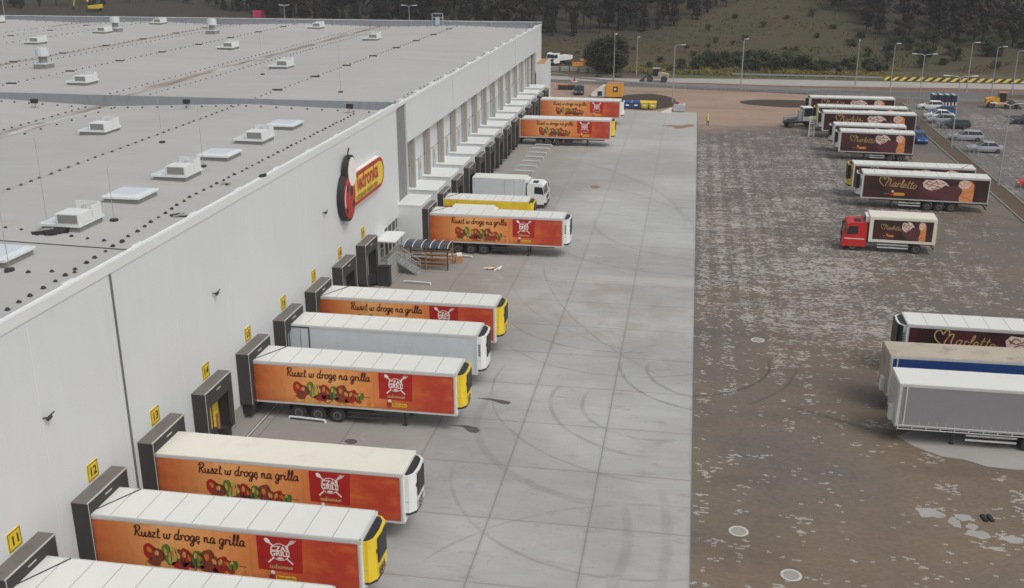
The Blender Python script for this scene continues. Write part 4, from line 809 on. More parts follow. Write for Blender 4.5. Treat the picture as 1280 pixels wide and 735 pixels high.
# ---------------------------------------------------------------- trucks
def cab(root, x0, col, stripe=None, w=1.22):       # cab behind plane x0, nose towards +x, about 2.1 m long
    mb = MB(); P = [(x0, .55), (x0+2.1, .55), (x0+2.14, 1.25), (x0+2.08, 1.75), (x0+1.82, 2.65), (x0+1.5, 2.82), (x0+.1, 2.86), (x0, 2.7)]
    mb.prism(P, col, 'y', -w, w); c = mb.build('cab', root, bevel=.06)
    g = MB(); 
    g.add([(x0+2.1, -w+.1, 1.72), (x0+2.1, w-.1, 1.72), (x0+1.86, w-.14, 2.58), (x0+1.86, -w+.14, 2.58)], [(0, 1, 2, 3)], glass)
    g.build('windscreen', c)
    for s in (-1, 1):
        y = s*(w+.006); MB().poly([(x0+.75, y, 1.75), (x0+1.85, y, 1.65), (x0+1.68, y, 2.5), (x0+.8, y, 2.55)], glass).build('side_window', c)
        MB().tube([(x0+1.75, s*w, 2.5), (x0+2.05, s*(w+.2), 2.4), (x0+2.05, s*(w+.2), 1.9)], .03, black, 6).box(x0+1.97, s*(w+.2)-.1, 1.85, x0+2.07, s*(w+.2)+.1, 2.4, black).build('mirror', c)
        MB().box(x0+2.1, s*.85-.17, .75, x0+2.17, s*.85+.17, .95, lampw).build('headlight', c)
    mb = MB().box(x0+2.08, -w+.1, 1.0, x0+2.16, w-.1, 1.5, black); mb.box(x0+1.9, -w-.02, .42, x0+2.2, w+.02, .72, chas if col is white else col)
    if stripe: mb.box(x0+.1, -w-.02, 1.22, x0+2.0, -w, 1.3, stripe); mb.box(x0+.1, w, 1.22, x0+2.0, w+.02, 1.3, stripe)
    mb.build('trim', c); MB().box(x0+.5, -.5, 2.84, x0+1.1, .5, 2.92, black).build('roof_vent', c)
def box_truck(L, H, cabcol, boxcol, art=None, frame=None, stripe=None, name='box_truck'):
    root = empty(name); zb = 1.05
    MB().box(.02, -1.22, zb, L, 1.22, H, boxcol).build('cargo_box', root, bevel=.03)
    MB().box(0, -1.23, H, L, 1.23, H+.03, cream if frame else roofw).build('roof', root)
    if frame:
        fr = MB()
        for y in (-1.3, 1.22):
            fr.box(0, y, zb, L, y+.08, zb+.28, frame); fr.box(0, y, H-.28, L, y+.08, H, frame); fr.box(0, y, zb+.28, .3, y+.08, H-.28, frame); fr.box(L-.35, y, zb+.28, L, y+.08, H-.28, frame)
        fr.build('frame', root, bevel=.015)
    else:
        MB().box(L-2.4, -1.235, 1.15, L-1.3, -1.222, 3.2, seam).box(L-2.36, -1.245, 1.19, L-1.34, -1.236, 3.16, lgrey).build('side_door', root)
    if art: art.build('side_print', root)
    MB().box(L, -.9, 2.9, L+.35, .9, H-.1, white).box(L+.35, -.6, 3., L+.37, .6, H-.25, black).build('cooling_unit', root, bevel=.05)
    cab(root, L+.25, cabcol, stripe)
    ch = MB()
    for y in (-.45, .35): ch.box(0, y, .75, L+2, y+.1, 1.0, chas)
    ch.box(0, -1.2, .5, .08, 1.2, .62, chas); ch.box(-.08, -1.2, .95, 0, 1.2, 2.9, yellow if frame else chas); ch.build('chassis', root)
    for s in (-1.2, 1.16): MB().box(2.4, s, .45, L-.9, s+.04, .58, trim).box(2.4, s, .75, L-.9, s+.04, .86, trim).build('side_guard', root)
    wheels(root, (1.6, L+1.4), .48)
    return root
r_art = art_brown(6.2, 1, 1.35, 3.3, .6, .3, .36)
facing_left(box_truck(6.2, 3.6, red, cream, r_art, cream, white), 17.95, 102.6, -2.5, 6.2, 'red cab box truck with a cream bordered ice cream picture', 'truck')
place(box_truck(6.2, 3.35, white, lgrey), -24.3, 115.3, 0, 'plain white box truck with white cab backed into a dock', 'truck')
mb = box_truck(5.0, 3.7, white, lgrey); bpy.data.objects
for ch in [q for q in COL.objects if q.parent == mb and q.name.startswith('side_door')]: bpy.data.objects.remove(ch)
place(mb, -23.2, 99.5, 0, 'pale grey box van wedged between the orange trailer and the yellow trailer', 'van'); mb.scale = (.85, .8, 1)
# yard tractor
t = empty('yard_tractor'); mb = MB().box(-2.6, -.45, .6, 2.3, .45, .95, chas); mb.box(-2.2, -1.1, .9, -.6, 1.1, 1.05, chas); mb.box(-1.9, -.5, 1.05, -.9, .5, 1.2, black); mb.box(1.6, -1.2, .4, 2.5, 1.2, 1.0, chas); mb.build('chassis', t, bevel=.03)
mb = MB().box(.3, -.9, 1.0, 1.9, .9, 1.7, white)
for x in (.3, 1.8):
    for y in (-.9, .8): mb.box(x, y, 1.7, x+.1, y+.1, 3.1, white)
mb.box(.25, -.95, 3.1, 1.95, .95, 3.22, white); mb.box(.3, -.9, 1.7, .36, .9, 3.1, galv); mb.build('cab', t, bevel=.03)
MB().box(.38, -.86, 1.72, 1.82, .86, 3.08, glass).build('cab_window', t); MB().box(-2.4, .5, 1.0, -.2, 1.0, 1.5, galv).box(-.5, -.8, 1.0, .1, -.4, 2.8, galv).build('tank', t)
wheels(t, (-1.7, 1.6), .5); place(t, 17.6, 174.6, 14, 'white yard tractor with an open black chassis standing before the back trailers', 'tractor')
mb = MB().box(-.45, -.05, 0, -.35, .05, 3.2, white).box(.35, -.05, 0, .45, .05, 3.2, white)
for i in range(12): mb.box(-.35, -.04, .1+i*.27, .35, .04, .18+i*.27, white if i % 3 else seam)
o = mb.build('loading_ladder'); place(o, 18.7, 165.6, 10, 'white upright ladder standing in front of the middle ice cream trailer', 'ladder')

# ---------------------------------------------------------------- cars
def car(kind, col):
    key = (kind, col.name)
    if key in ROOT: return copy_tree(ROOT[key])
    root = empty('car'); L = {'sedan': 4.6, 'wagon': 4.6, 'hatch': 4.1}[kind]; h = L/2
    S = [(-h, .45, .78, .7), (-h+.12, .3, .88, .8), (-h+.9, .22, .95, .88), (-.3, .2, .93, .9), (h-1.3, .22, .9, .88), (h-.5, .26, .8, .84), (h-.08, .32, .66, .74), (h, .42, .58, .6)]
    if kind != 'sedan': S[0] = (-h, .45, .92, .74); S[1] = (-h+.1, .3, .96, .84)
    mb = MB(); V = []; N = len(S)
    for x, zb, zt, w_ in S: V += [(x, -w_*.94, zb), (x, -w_, (zb+zt)/2), (x, -w_*.93, zt), (x, w_*.93, zt), (x, w_, (zb+zt)/2), (x, w_*.94, zb)]
    F_ = [(i*6+j, i*6+(j+1) % 6, (i+1)*6+(j+1) % 6, (i+1)*6+j) for i in range(N-1) for j in range(6)]; F_ += [tuple(range(5, -1, -1)), tuple((N-1)*6+j for j in range(6))]
    mb.add(V, F_, col); body = mb.build('body', root, bevel=.03, smooth=False)
    xr0, xr1 = (-h+.55, -h+1.25) if kind == 'sedan' else (-h+.08, -h+.45); xf0, xf1 = h-1.25, h-2.0
    A = [(xr0, -.8, .9), (xf0, -.78, .88), (xf0, .78, .88), (xr0, .8, .9)]; B = [(xr1, -.6, 1.42), (xf1, -.6, 1.44), (xf1, .6, 1.44), (xr1, .6, 1.42)]
    MB().hull8(A, B, glass).build('window', root, bevel=.02)
    rf = MB().hull8([(xr1-.03, -.63, 1.40), (xf1+.04, -.63, 1.42), (xf1+.04, .63, 1.42), (xr1-.03, .63, 1.40)], [(xr1+.08, -.55, 1.48), (xf1-.1, -.55, 1.49), (xf1-.1, .55, 1.49), (xr1+.08, .55, 1.48)], col)
    for s in (-1, 1):
        rf.tube([(xr0, s*.8, .9), (xr1, s*.615, 1.43)], .045, col, 5); rf.tube([(xf0, s*.78, .88), (xf1, s*.615, 1.44)], .035, col, 5); rf.tube([(.0-.15, s*.8, .9), (-.15, s*.615, 1.43)], .04, col, 5)
        if kind == 'wagon': rf.tube([(xr1-.0+.1, s*.56, 1.5), (xf1-.1, s*.56, 1.52)], .025, trim, 5)
    rf.build('roof', root, bevel=.02)
    wheels(root, (-h+.85, h-.85), .32, .78, .2)
    for s in (-.55, .55):
        MB().box(h-.16, s-.16, .58, h-.03, s+.16, .7, lampw).build('headlight', root); MB().box(-h-.01, s-.16, .68, -h+.05, s+.16, .82, redb).build('tail_light', root)
        MB().box(h-1.35, s*1.62-.08, .9, h-1.2, s*1.62+.08, 1.02, col).build('mirror', root)
    ROOT[key] = root; return root
gc = 'cars parked beyond the yard fence'
for kind, col, x, y, d, lb in (('sedan', silver, 42.2, 157.3, 178, 'silver saloon car, nearest of the row along the fence'), ('wagon', silver, 41.6, 166.3, 176, 'silver estate car behind the nearest silver saloon'), ('wagon', dkcar, 42.2, 177, 177, 'black estate car in the row along the fence'),
    ('hatch', silver, 41.2, 181.8, 176, 'silver hatchback half hidden behind the black estate car'), ('sedan', white, 41.8, 186.3, 178, 'white saloon car between the blue car and the silver hatchback'), ('hatch', carb, 43.2, 190.8, 174, 'bright blue car in the row along the fence'), ('hatch', white, 42.4, 196.6, 176, 'white hatchback, farthest of the row along the fence'),
    ('wagon', dblue, 55.1, 183.4, 178, 'dark estate car at the right picture edge, farther of two'), ('hatch', dkcar, 55.4, 177.4, 178, 'dark hatchback at the right picture edge, nearer of two'), ('hatch', red, 42.6, 134.6, 175, 'red hatchback cut by the right picture edge near the lamp mast')):
    place(car(kind, col), x, y, d, lb, 'car', gc).scale = (1.07, 1.05, 1.05)
place(car('wagon', carb), 34.5, 163.8, -92, 'blue estate car parked inside the yard beside the fence', 'car')
place(car('hatch', dblue), 34.7, 169.8, -94, 'blue-grey car standing right behind the blue estate car in the yard', 'car')
place(car('wagon', dkcar), -21.9, 205.6, -86, 'dark car parked on the brown ground beyond the docks', 'car')

# ---------------------------------------------------------------- lamps
def lamp(h, arms, r=.11):
    root = empty('street_lamp'); MB().tube([(0, 0, 0), (0, 0, h)], r, galv, 8, r2=r*.55).tube([(0, 0, 0), (0, 0, .9)], r*1.35, galv, 8).build('pole', root)
    if not arms: MB().tube([(0, 0, h), (0, 0, h+.25)], .14, lampw, 8, r2=.06).build('lamp_head', root)
    for a, L in arms:
        c, s = math.cos(a), math.sin(a); MB().tube([(0, 0, h-.1), (c*L*.3, s*L*.3, h+.12), (c*L, s*L, h+.2)], .05, galv, 6).build('arm', root)
        MB().box(-.1, -.14, -.06, .75, .14, .06, lampw, xf=lambda q: Vector((q.x*c-q.y*s+c*L, q.x*s+q.y*c+s*L, h+.2+q.z+q.x*.05))).build('lamp_head', root)
    return root
LP = [(-16.6, 224.6, 9.7, [(1.2, .15)], 'lamp post beside the round tree'), (-12.4, 236.2, 8.1, [(1.2, .2)], 'thin lamp post right of the round tree beyond the road'), (-3.45, 197.2, 10.4, [(0, 1.2)], 'lamp post standing in the oval soil bed, arm pointing right'), (9.8, 216.9, 9.8, [(.3, .2)], 'lamp post at the guard rail above the brown yard'),
      (33.4, 226, 9.2, [], 'thin straight post between the guard rail end and the striped barrier'), (38.2, 213.5, 9.7, [(.2, .4)], 'lamp post behind the farthest ice cream trailer'), (41.9, 204, 8.8, [(0, 1.5), (math.pi, 1.5)], 'two armed lamp mast at the far corner of the car park'), (53.4, 218, 9.7, [(.1, .6)], 'lamp post with short arm in front of the striped barrier, left of three'),
      (38.2, 160.2, 10.2, [(0, 1.6), (math.pi, 1.6)], 'two armed lamp mast in the planting strip before the silver cars'), (58.1, 218, 9., [(.05, 1.)], 'lamp post behind the yellow loader'), (61.9, 218, 8.3, [(0, 1.)], 'lamp post at the right picture edge before the striped barrier'), (38.3, 134.7, 10.1, [(0, 1.6), (math.pi, 1.6)], 'nearest lamp mast, in the planting strip beside the trailers')]
for x, y, h, arms, lb in LP:
    o = lamp(h, arms, .15 if x == 9.8 else .11); o.location = (x, y, hz(x, y)); tag(o, lb, 'street lamp', 'street lamps round the yard')
for x, y, h, arms, lb in ((-79.5, 199, 16.6, [(0, .3), (math.pi, .3)], 'lamp head rising behind the far roof edge, left of the hatch gate'), (-54.3, 199, 16.8, [(0, .8), (math.pi, .8)], 'two armed lamp rising behind the far roof edge'), (-148, 210, 17.4, [], 'small lamp behind the roof at the top left corner')):
    o = lamp(h, arms); o.location = (x, y, 0); tag(o, lb, 'street lamp', 'street lamps round the yard')

# ---------------------------------------------------------------- fence, rails, barrier
fn = tag(empty('yard_fence', (39.5, 60, 0)), 'long grey wire mesh fence between the yard and the car park', 'fence')
pst = MB().box(-.03, -.03, 0, .03, .03, 1.5, galv).build('post', fn)
for i in range(58):
    o = pst if i == 0 else pst.copy()
    if i: COL.objects.link(o)
    o.location = (0, i*2.5, 0)
mb = MB()
for z in (.1, .45, .8, 1.15, 1.45): mb.box(-.008, 0, z, .008, 142.5, z+.02, galv)
for i in range(285*2): mb.box(-.004, i*.25, .1, .004, i*.25+.012, 1.47, galv)
mb.build('mesh_panel', fn)
def guardrail(P, lb, h=.85, st=4):
    P = catmull(P, 8); root = tag(empty('guard_rail', P[0]), lb, 'guard rail'); mb = MB(); o0 = P[0]
    for i in range(len(P)-1):
        a, b = P[i]-o0, P[i+1]-o0
        for z0, z1 in ((h-.3, h-.17), (h-.13, h)): mb.add([(a.x, a.y, z0), (b.x, b.y, z0), (b.x, b.y, z1), (a.x, a.y, z1), (a.x, a.y+.08, z0), (b.x, b.y+.08, z0), (b.x, b.y+.08, z1), (a.x, a.y+.08, z1)], [(0, 1, 2, 3), (7, 6, 5, 4), (3, 2, 6, 7)], galv)
    mb.build('rail', root); acc = 0; p0 = None
    for i in range(len(P)-1):
        seg = (P[i+1]-P[i]).length; acc += seg
        while acc > st:
            acc -= st; q = P[i+1]-o0-(P[i+1]-P[i]).normalized()*acc
            if p0 is None: o = p0 = MB().box(-.05, .08, 0, .05, .16, h, galv).build('post', root)
            else: o = p0.copy(); COL.objects.link(o)
            o.location = q
guardrail([(-60, 229), (-31, 231.2), (-24.7, 224.8), (-10.6, 218.3), (.9, 215.6), (21.2, 212.8), (38, 205.6), (60.3, 204.6), (90, 204.4)], 'curved steel guard rail between the yard and the grey road')
guardrail([(8.6, 236.4), (24, 236.2), (40.5, 235.6)], 'straight pale guard rail on the far side of the road before the shrubs')
guardrail([(-20, 223.2), (-6, 220.4), (8, 219), (21, 217.9), (34, 217.6)], 'low second guard rail along the middle strip between both roads', .5)
mb = MB().prism([(236.2, 0), (236.9, 0), (236.7, .75), (236.4, .75)], HAZ, 'x', 40.9, 110); o = mb.build('barrier', off=(40.9, 236.5, 0)); o.location = (40.9, 236.5, 0); tag(o, 'long barrier with yellow and black hazard stripes along the far road', 'barrier')
# hoops beside the docks
hoop = None
HP = [(-23.3, 57.3), (-23.4, 85.5), (-21.4, 95.0-.9)]+[(-21.3, y) for y in (133, 136.2, 139.4, 142.4, 145.4, 148.6, 151.4)]
HL = ['white wheel guide bar under the wheels of the trailer in dock 15', 'white wheel guide bar before the trailer of dock 17', 'white wheel guide bar behind the arched shelter beside the lone grill trailer']+['white wheel guide bar, %s in the row of seven before the far grill trailers' % q for q in ('nearest', 'second nearest', 'third nearest', 'middle one', 'third farthest', 'second farthest', 'farthest')]
for (x, y), lb in zip(HP, HL):
    if hoop is None: o = hoop = MB().tube(catmull([(-1.3, 0, 0), (-1.22, 0, .12), (-1.05, 0, .18), (1.05, 0, .18), (1.22, 0, .12), (1.32, -.1, 0)], 4), .075, lgrey, 8).build('wheel_guide')
    else: o = hoop.copy(); COL.objects.link(o)
    o.location = (x, y, .01); o.rotation_euler = (0, 0, R(-4)); tag(o, lb, 'wheel guide', 'white wheel guide bars on the concrete')
# arched shelter
s = tag(empty('arched_shelter', (-23.6, 90.8, 0)), 'small wooden railed shelter with an arched smoked roof at the foot of the stairs', 'shelter')
n = 10; A = [(-.05+1.2*-math.cos(math.pi*i/n), 2.15+.3*math.sin(math.pi*i/n)) for i in range(n+1)]
mb = MB(); mb.add([(x, y, z) for x in (-2.1, 2.1) for y, z in A], [(i, i+1, n+2+i, n+1+i) for i in range(n)], poly); mb.build('roof', s)
for k in range(6): x = -2.1+k*.84; MB().tube([(x, y, z+.02) for y, z in A], .04, lgrey, 6).build('roof_rib', s)
for x in (-2.05, 0, 2.05):
    for y in (-1.1, 1.05): MB().box(x-.05, y-.05, 0, x+.05, y+.05, 2.2, wood if (x, y) != (2.05, -1.1) else chas).build('post', s)
mb = MB()
for y in (-1.1, 1.05):
    for z in (.4, .7, 1.1, 1.5): mb.box(-2.05 if y > 0 or z < .8 else -.1, y-.03, z, 2.05, y+.03, z+.1, wood)
for z in (.5, 1.0, 1.5): mb.box(2.02, -1.1, z, 2.07, 1.05, z+.1, wood)
mb.box(-1.6, .3, .45, 1.6, .8, .52, wood); mb.build('railing', s)
o = MB().box(-.35, -.3, 0, .35, .3, .7, card).box(-.2, -.2, .7, .3, .2, .95, cwhite).build('crate', bevel=.02); place(o, -21.1, 92.4, 20, 'small brown crate beside the arched shelter', 'crate')

# ---------------------------------------------------------------- far end of the yard
for x, col, lb in ((-11.3, carb, 'blue waste container, left of the two blue'), (-9.75, carb, 'blue waste container next to the yellow ones'), (-8.2, yellow, 'yellow waste container next to the blue ones'), (-6.75, yellow, 'yellow waste container at the right end of the row')):
    t = tag(empty('waste_container', (x, 188.9, 0)), lb, 'container', 'waste containers beside the soil bed')
    MB().hull8([(-.55, -.5, .15), (.55, -.5, .15), (.55, .5, .15), (-.55, .5, .15)], [(-.68, -.65, 1.15), (.68, -.65, 1.15), (.68, .65, 1.15), (-.68, .65, 1.15)], col).build('bin', t, bevel=.03)
    MB().prism([(-.7, 1.16), (.7, 1.16), (.6, 1.42), (-.5, 1.5)], col, 'x', -.7, .7).build('lid', t, bevel=.03); MB().box(-.3, -.6, .55, .3, -.585, .85, cwhite).build('label_sheet', t)
    for a in (-.45, .45):
        for b in (-.4, .4): MB().tube([(a-.04, b, .08), (a+.04, b, .08)], .08, black, 8).build('castor', t)
t = tag(empty('compactor', (-14.7, 202.6, 0)), 'tall yellow waste compactor with a dark hatch and a slanted white chute', 'compactor')
MB().box(-1.6, -1.6, .2, 1.6, 1.6, 2.6, orng).build('body', t, bevel=.05); MB().box(-1.5, -1.5, 2.6, 1.5, 1.5, 2.75, card).build('lid', t); MB().box(-.2, -1.63, 1.2, .7, -1.6, 2.2, dark).box(0, -1.65, 1.5, .4, -1.63, 1.9, cwhite).build('hatch', t)
MB().prism([(-4.4, .2), (-1.7, .2), (-1.7, 2.2), (-2.3, 2.2), (-4.4, .7)], white, 'y', -1.2, .8).build('chute', t, bevel=.03); MB().box(-3.2, -1.22, .3, -2.3, -1.2, 1.2, glass).build('window', t)
heap('rubble_heap', -17.5, 202.4, .02, 1.2, .8, 6, [cwhite, seam, dark], 'white scraps heaped left of the yellow compactor', 'rubble', 16, .3)
t = tag(empty('tool_crate', (-2.0, 187.2, 0)), 'grey mesh crate of tools standing at the edge of the concrete', 'crate'); MB().box(-1., -.9, .1, 1., .9, 1.3, lgrey).build('body', t, bevel=.03)
for i in range(5): MB().box(-1.02, -.95+.0, .15+i*.25, 1.02, -.91, .2+i*.25, seam).build('slat', t)
MB().box(-.8, -.6, 1.3, -.1, .5, 1.6, redb).box(.1, -.5, 1.3, .8, .6, 1.45, galv).build('tools', t)
o = MB().prism([(-.9, 0), (.9, 0), (.9, .6), (.6, .6)], cwhite, 'y', -.6, .6).build('ramp'); place(o, -4.2, 185.9, 0, 'white slanted ramp lying beside the grey tool crate', 'ramp')
o = MB().box(-1.3, -1.2, 0, 1.3, 1.2, .08, cwhite).box(-1.2, -1.1, .08, 1.2, -.9, .2, seam).build('pallet_sheet'); place(o, -9.9, 197.2, 5, 'white flat sheet lying at the left rim of the oval soil bed', 'sheet')
def worker(x, y):
    root = tag(empty('person', (x, y, 0), R(200)), 'person in a yellow hi-vis vest and dark trousers walking across the yard', 'person')
    J = [((0, 0, .95), .14), ((0, 0, 1.15), .14), ((0, 0, 1.4), .16), ((0, 0, 1.52), .06), ((0, .01, 1.62), .095), ((0, .01, 1.72), .09), ((-.1, 0, .88), .1), ((-.11, .1, .5), .07), ((-.11, .02, .1), .05), ((-.11, .16, .05), .045), ((.1, 0, .88), .1), ((.11, .02, .5), .07), ((.11, -.14, .1), .05), ((.11, 0, .05), .045),
         ((-.2, 0, 1.42), .06), ((-.27, -.02, 1.15), .045), ((-.28, .1, .92), .035), ((.2, 0, 1.42), .06), ((.27, .03, 1.15), .045), ((.29, .16, .95), .035)]
    E = [(0, 1), (1, 2), (2, 3), (3, 4), (4, 5), (0, 6), (6, 7), (7, 8), (8, 9), (0, 10), (10, 11), (11, 12), (12, 13), (2, 14), (14, 15), (15, 16), (2, 17), (17, 18), (18, 19)]
    me = bpy.data.meshes.new('body'); me.from_pydata([j[0] for j in J], E, [])
    o = bpy.data.objects.new('body', me); COL.objects.link(o); o.parent = root; o.modifiers.new('skin', 'SKIN')
    for i, (_, r_) in enumerate(J): me.skin_vertices[0].data[i].radius = (r_, r_)
    me.skin_vertices[0].data[0].use_root = True; q = o.modifiers.new('sub', 'SUBSURF'); q.levels = q.render_levels = 1
    tm = NT('worker_skin_and_trousers'); _, _, z = tm.sep(tm.pos(False)); tm.done(tm.mix(tm.math('GREATER_THAN', z, 1.5), clr(44, 46, 58), clr(190, 140, 112)), .7); me.materials.append(tm.m)
    V = MB().tube([(0, 0, .88), (0, 0, 1.1), (0, 0, 1.35), (0, 0, 1.5)], .21, hivis, 12, r2=.19); V.tube([(0, 0, 1.1), (0, 0, 1.16)], .215, cwhite, 12); V.build('vest', root)
    MB().tube([(0, .01, 1.72), (0, .01, 1.8), (0, .01, 1.86)], .12, cwhite, 12, r2=.06).build('helmet', root)
worker(2.9, 173)
# wheel loader, tipper, excavators, roller
def loader(x, y, d, lb, col, name='wheel_loader', cat='loader'):
    root = tag(empty(name, (x, y, hz(x, y)), R(d)), lb, cat)
    MB().prism([(-2.6, .7), (-.4, .7), (-.4, 1.9), (-1.2, 1.9), (-2.6, 1.6)], col, 'y', -.8, .8).build('engine_hood', root, bevel=.05); MB().box(-.4, -.6, .6, 1.6, .6, 1.2, col).build('frame', root, bevel=.04)
    MB().box(-.5, -.7, 1.2, .7, .7, 2.7, glass).build('cab', root, bevel=.05); MB().box(-.6, -.8, 2.7, .8, .8, 2.85, card if col is orng else col).build('cab_roof', root)
    wheels(root, (-1.7, 1.3), .65, .95, .45)
    MB().tube([(.8, .5, 1.4), (2.0, .5, 1.3), (2.7, .5, .5)], .1, chas, 6).tube([(.8, -.5, 1.4), (2.0, -.5, 1.3), (2.7, -.5, .5)], .1, chas, 6).build('lift_arm', root)
    MB().prism([(2.6, .1), (3.4, .1), (3.5, .3), (2.9, .4), (2.7, .9), (2.5, .8)], chas, 'y', -1.2, 1.2).build('bucket', root)
loader(55.3, 200.6, -4, 'yellow wheel loader standing in the car park near the guard rail', orng)
loader(-7.6, 226.6, 178, 'brown and white tractor with a roof parked on the pale road', beige, 'road_tractor', 'tractor')
def tipper(x, y, d, lb):
    root = tag(empty('tipper_truck', (x, y, hz(x, y)), R(d)), lb, 'truck'); cab(root, 1.4, white); MB().box(-2.8, -.5, .7, 2.4, .5, 1.0, chas).build('chassis', root); MB().prism([(-3.2, 1.05), (1.2, 1.05), (1.3, 2.0), (-3.4, 2.0)], white, 'y', -1.2, 1.2).build('tipper_body', root, bevel=.03); wheels(root, (-2.2, -1., 2.4), .5)
tipper(-32.0, 254.5, 235, 'white tipper truck beyond the far corner of the warehouse')
def excavator(x, y, d, lb, col):
    root = tag(empty('excavator', (x, y, hz(x, y)), R(d)), lb, 'excavator'); root.scale = (1.15, 1.15, 1.15)
    for s in (-1.0, 1.0): MB().prism([(-1.9, .1), (1.9, .1), (2.2, .45), (1.9, .8), (-1.9, .8), (-2.2, .45)], chas, 'y', s-.28, s+.28).build('track', root)
    MB().prism([(-2.2, .95), (1.3, .95), (1.3, 1.7), (-2.2, 2.0)], col, 'y', -1.25, 1.25).build('body', root, bevel=.06); MB().prism([(.0, 1.7), (1.3, 1.7), (1.1, 2.9), (.1, 2.9)], glass, 'y', .3, 1.2).build('cab', root, bevel=.04)
    MB().tube([(1., -.1, 1.5), (2.6, -.1, 4.1), (4.4, -.1, 4.3)], .25, col, 6).build('boom', root); MB().tube([(4.4, -.1, 4.4), (6.2, -.1, 3.2), (6.6, -.1, 1.5)], .18, col, 6).build('stick', root); MB().prism([(6.2, .5), (7.1, .5), (7.0, 1.4), (6.5, 1.6)], chas, 'y', -.6, .4).build('bucket', root)
excavator(-208, 345, 182, 'yellow excavator with bent boom beyond the roof at the top left', yellow)
for i, (x, y, lb) in enumerate(((-27.2, 250.5, 'orange box lying beside the tipper truck, nearer of two'), (-26.6, 257.5, 'small orange drum behind the orange box by the round tree'))):
    o = MB().box(-1.3+.5*i, -.7, .1, 1.3-.5*i, .7, .9, orng).box(-1.35+.5*i, -.75, .9, 1.35-.5*i, .75, 1., amber).build('orange_box', bevel=.05); place(o, x, y, 10, lb, 'box')
o = MB().box(-2.2, -.4, .5, 2.2, .4, .8, chas).tube([(-2, 0, .8), (0, 0, 1.5), (2.4, 0, 2.0)], .1, chas, 6).build('crane_arm'); place(o, -28.4, 254.2, 20, 'dark folded arm lying between the tipper truck and the round tree', 'machine')
rnd = random.Random(12)
bl = None
for i, (x, y) in enumerate(((-31.5, 241), (-29.2, 241.3), (-27, 241), (-24.6, 240), (-22.4, 239.4), (-20.6, 239.2))):
    if bl is None: o = bl = MB().box(-.9, -.4, 0, .9, .4, .7, concr).box(-.9, -.3, .7, .9, .3, 1.05, seam).build('concrete_block', bevel=.03)
    else: o = bl.copy(); COL.objects.link(o)
    place(o, x, y, rnd.uniform(-12, 12), ['first concrete block beside the white tipper truck', 'second concrete block right of the tipper truck', 'third concrete block in the row before the round tree', 'fourth concrete block left of the round tree', 'fifth concrete block under the round tree', 'last concrete block of the row, right end'][i], 'block', 'concrete blocks by the roadside')
for x, y, lb in ((-31.8, 226, 'dark stack of pallets against the end of the warehouse'), (-24.9, 223.5, 'red and white bollard base beside the guard rail'), (-16.2, 233, 'dark manhole ring on the pale road, right'), (-20.4, 233, 'dark manhole ring on the pale road, left')):
    o = (MB().box(-.8, -.6, 0, .8, .6, 1.2, dark).box(-.7, -.5, 1.2, .7, .5, 1.35, seam) if x < -30 else MB().tube([(0, 0, 0), (0, 0, .9)], .3, redb, 10, r2=.1).tube([(0, 0, 0), (0, 0, .1)], .7, cwhite, 10) if x < -24 else MB().tube([(0, 0, 0), (0, 0, .35)], .8, chas, 14)).build('pallet_stack' if x < -30 else 'bollard' if x < -24 else 'concrete_ring'); place(o, x, y, 0, lb, 'pallets' if x < -30 else 'bollard' if x < -24 else 'ring')
o = MB().box(-1.7, -.8, .2, 1.7, .8, .9, dark).box(-1.7, -.8, .9, .2, .8, 1.1, card).build('skip'); place(o, -25.1, 211.4, 0, 'low dark skip on the brown ground behind the farthest dock', 'skip')
# glossy blue carts in a row
for i in range(4):
    t = tag(empty('electric_cart', (44.0+i*1.15, 201.4, 0), 0), 'blue and white upright cart, %s of the four beside the guard rail' % ['leftmost', 'second from the left', 'second from the right', 'rightmost'][i], 'cart', 'blue white carts in the car park')
    MB().box(-.4, -.6, .1, -.15, .6, .8, cwhite).box(.15, -.6, .1, .4, .6, .8, cwhite).box(-.15, -.4, .2, .15, .6, .8, chas).build('base', t, bevel=.03); MB().prism([(-.7, .8), (.5, .8), (1.6, 1.7), (1.5, 2.0), (-.7, 2.0)], dblue, 'x', -.48, .48).build('cabin', t, bevel=.04); MB().prism([(-.6, 2.01), (1.4, 2.01), (1.4, 2.09), (-.6, 2.09)], lblue, 'x', -.46, .2).build('roof_panel', t)
    for a in (-.3, .3): MB().tube([(a-.05, -.5, .12), (a+.05, -.5, .12)], .12, black, 8).build('wheel', t)
o = MB().box(-2, -.1, 0, 2, .1, 1.2, magenta).build('pink_banner'); place(o, -141, 331, 0, 'pink banner fence on the slope beyond the far roof edge', 'banner'); o.location.z = hz(-141, 331); o.scale = (1.1, 1, 1.9)
# pale volume added over yard and hillside to fade the dark tones
hm = bpy.data.materials.new('fade_volume'); hm.use_nodes = True; ht = hm.node_tree; ht.nodes.remove(ht.nodes['Principled BSDF']); pv = ht.nodes.new('ShaderNodeVolumePrincipled'); pv.inputs['Color'].default_value = (.8, .83, .86, 1); pv.inputs['Density'].default_value = .00027; ht.links.new(pv.outputs[0], ht.nodes['Material Output'].inputs['Volume'])
tag(MB().box(-950, -80, -2, 950, 1500, 120, hm).build('added_haze'), 'thin pale volume added over the yard and the hills to lift dark tones', 'added_haze', kind='stuff')
# little drain cover and chock on the pavers
o = MB().box(-.25, -.12, 0, -.05, .5, .12, black).box(.08, -.12, 0, .28, .5, .12, black).build('wheel_chock'); place(o, 16.9, 51.9, 8, 'pair of black wheel chocks on the wet pavers', 'wheel chock')

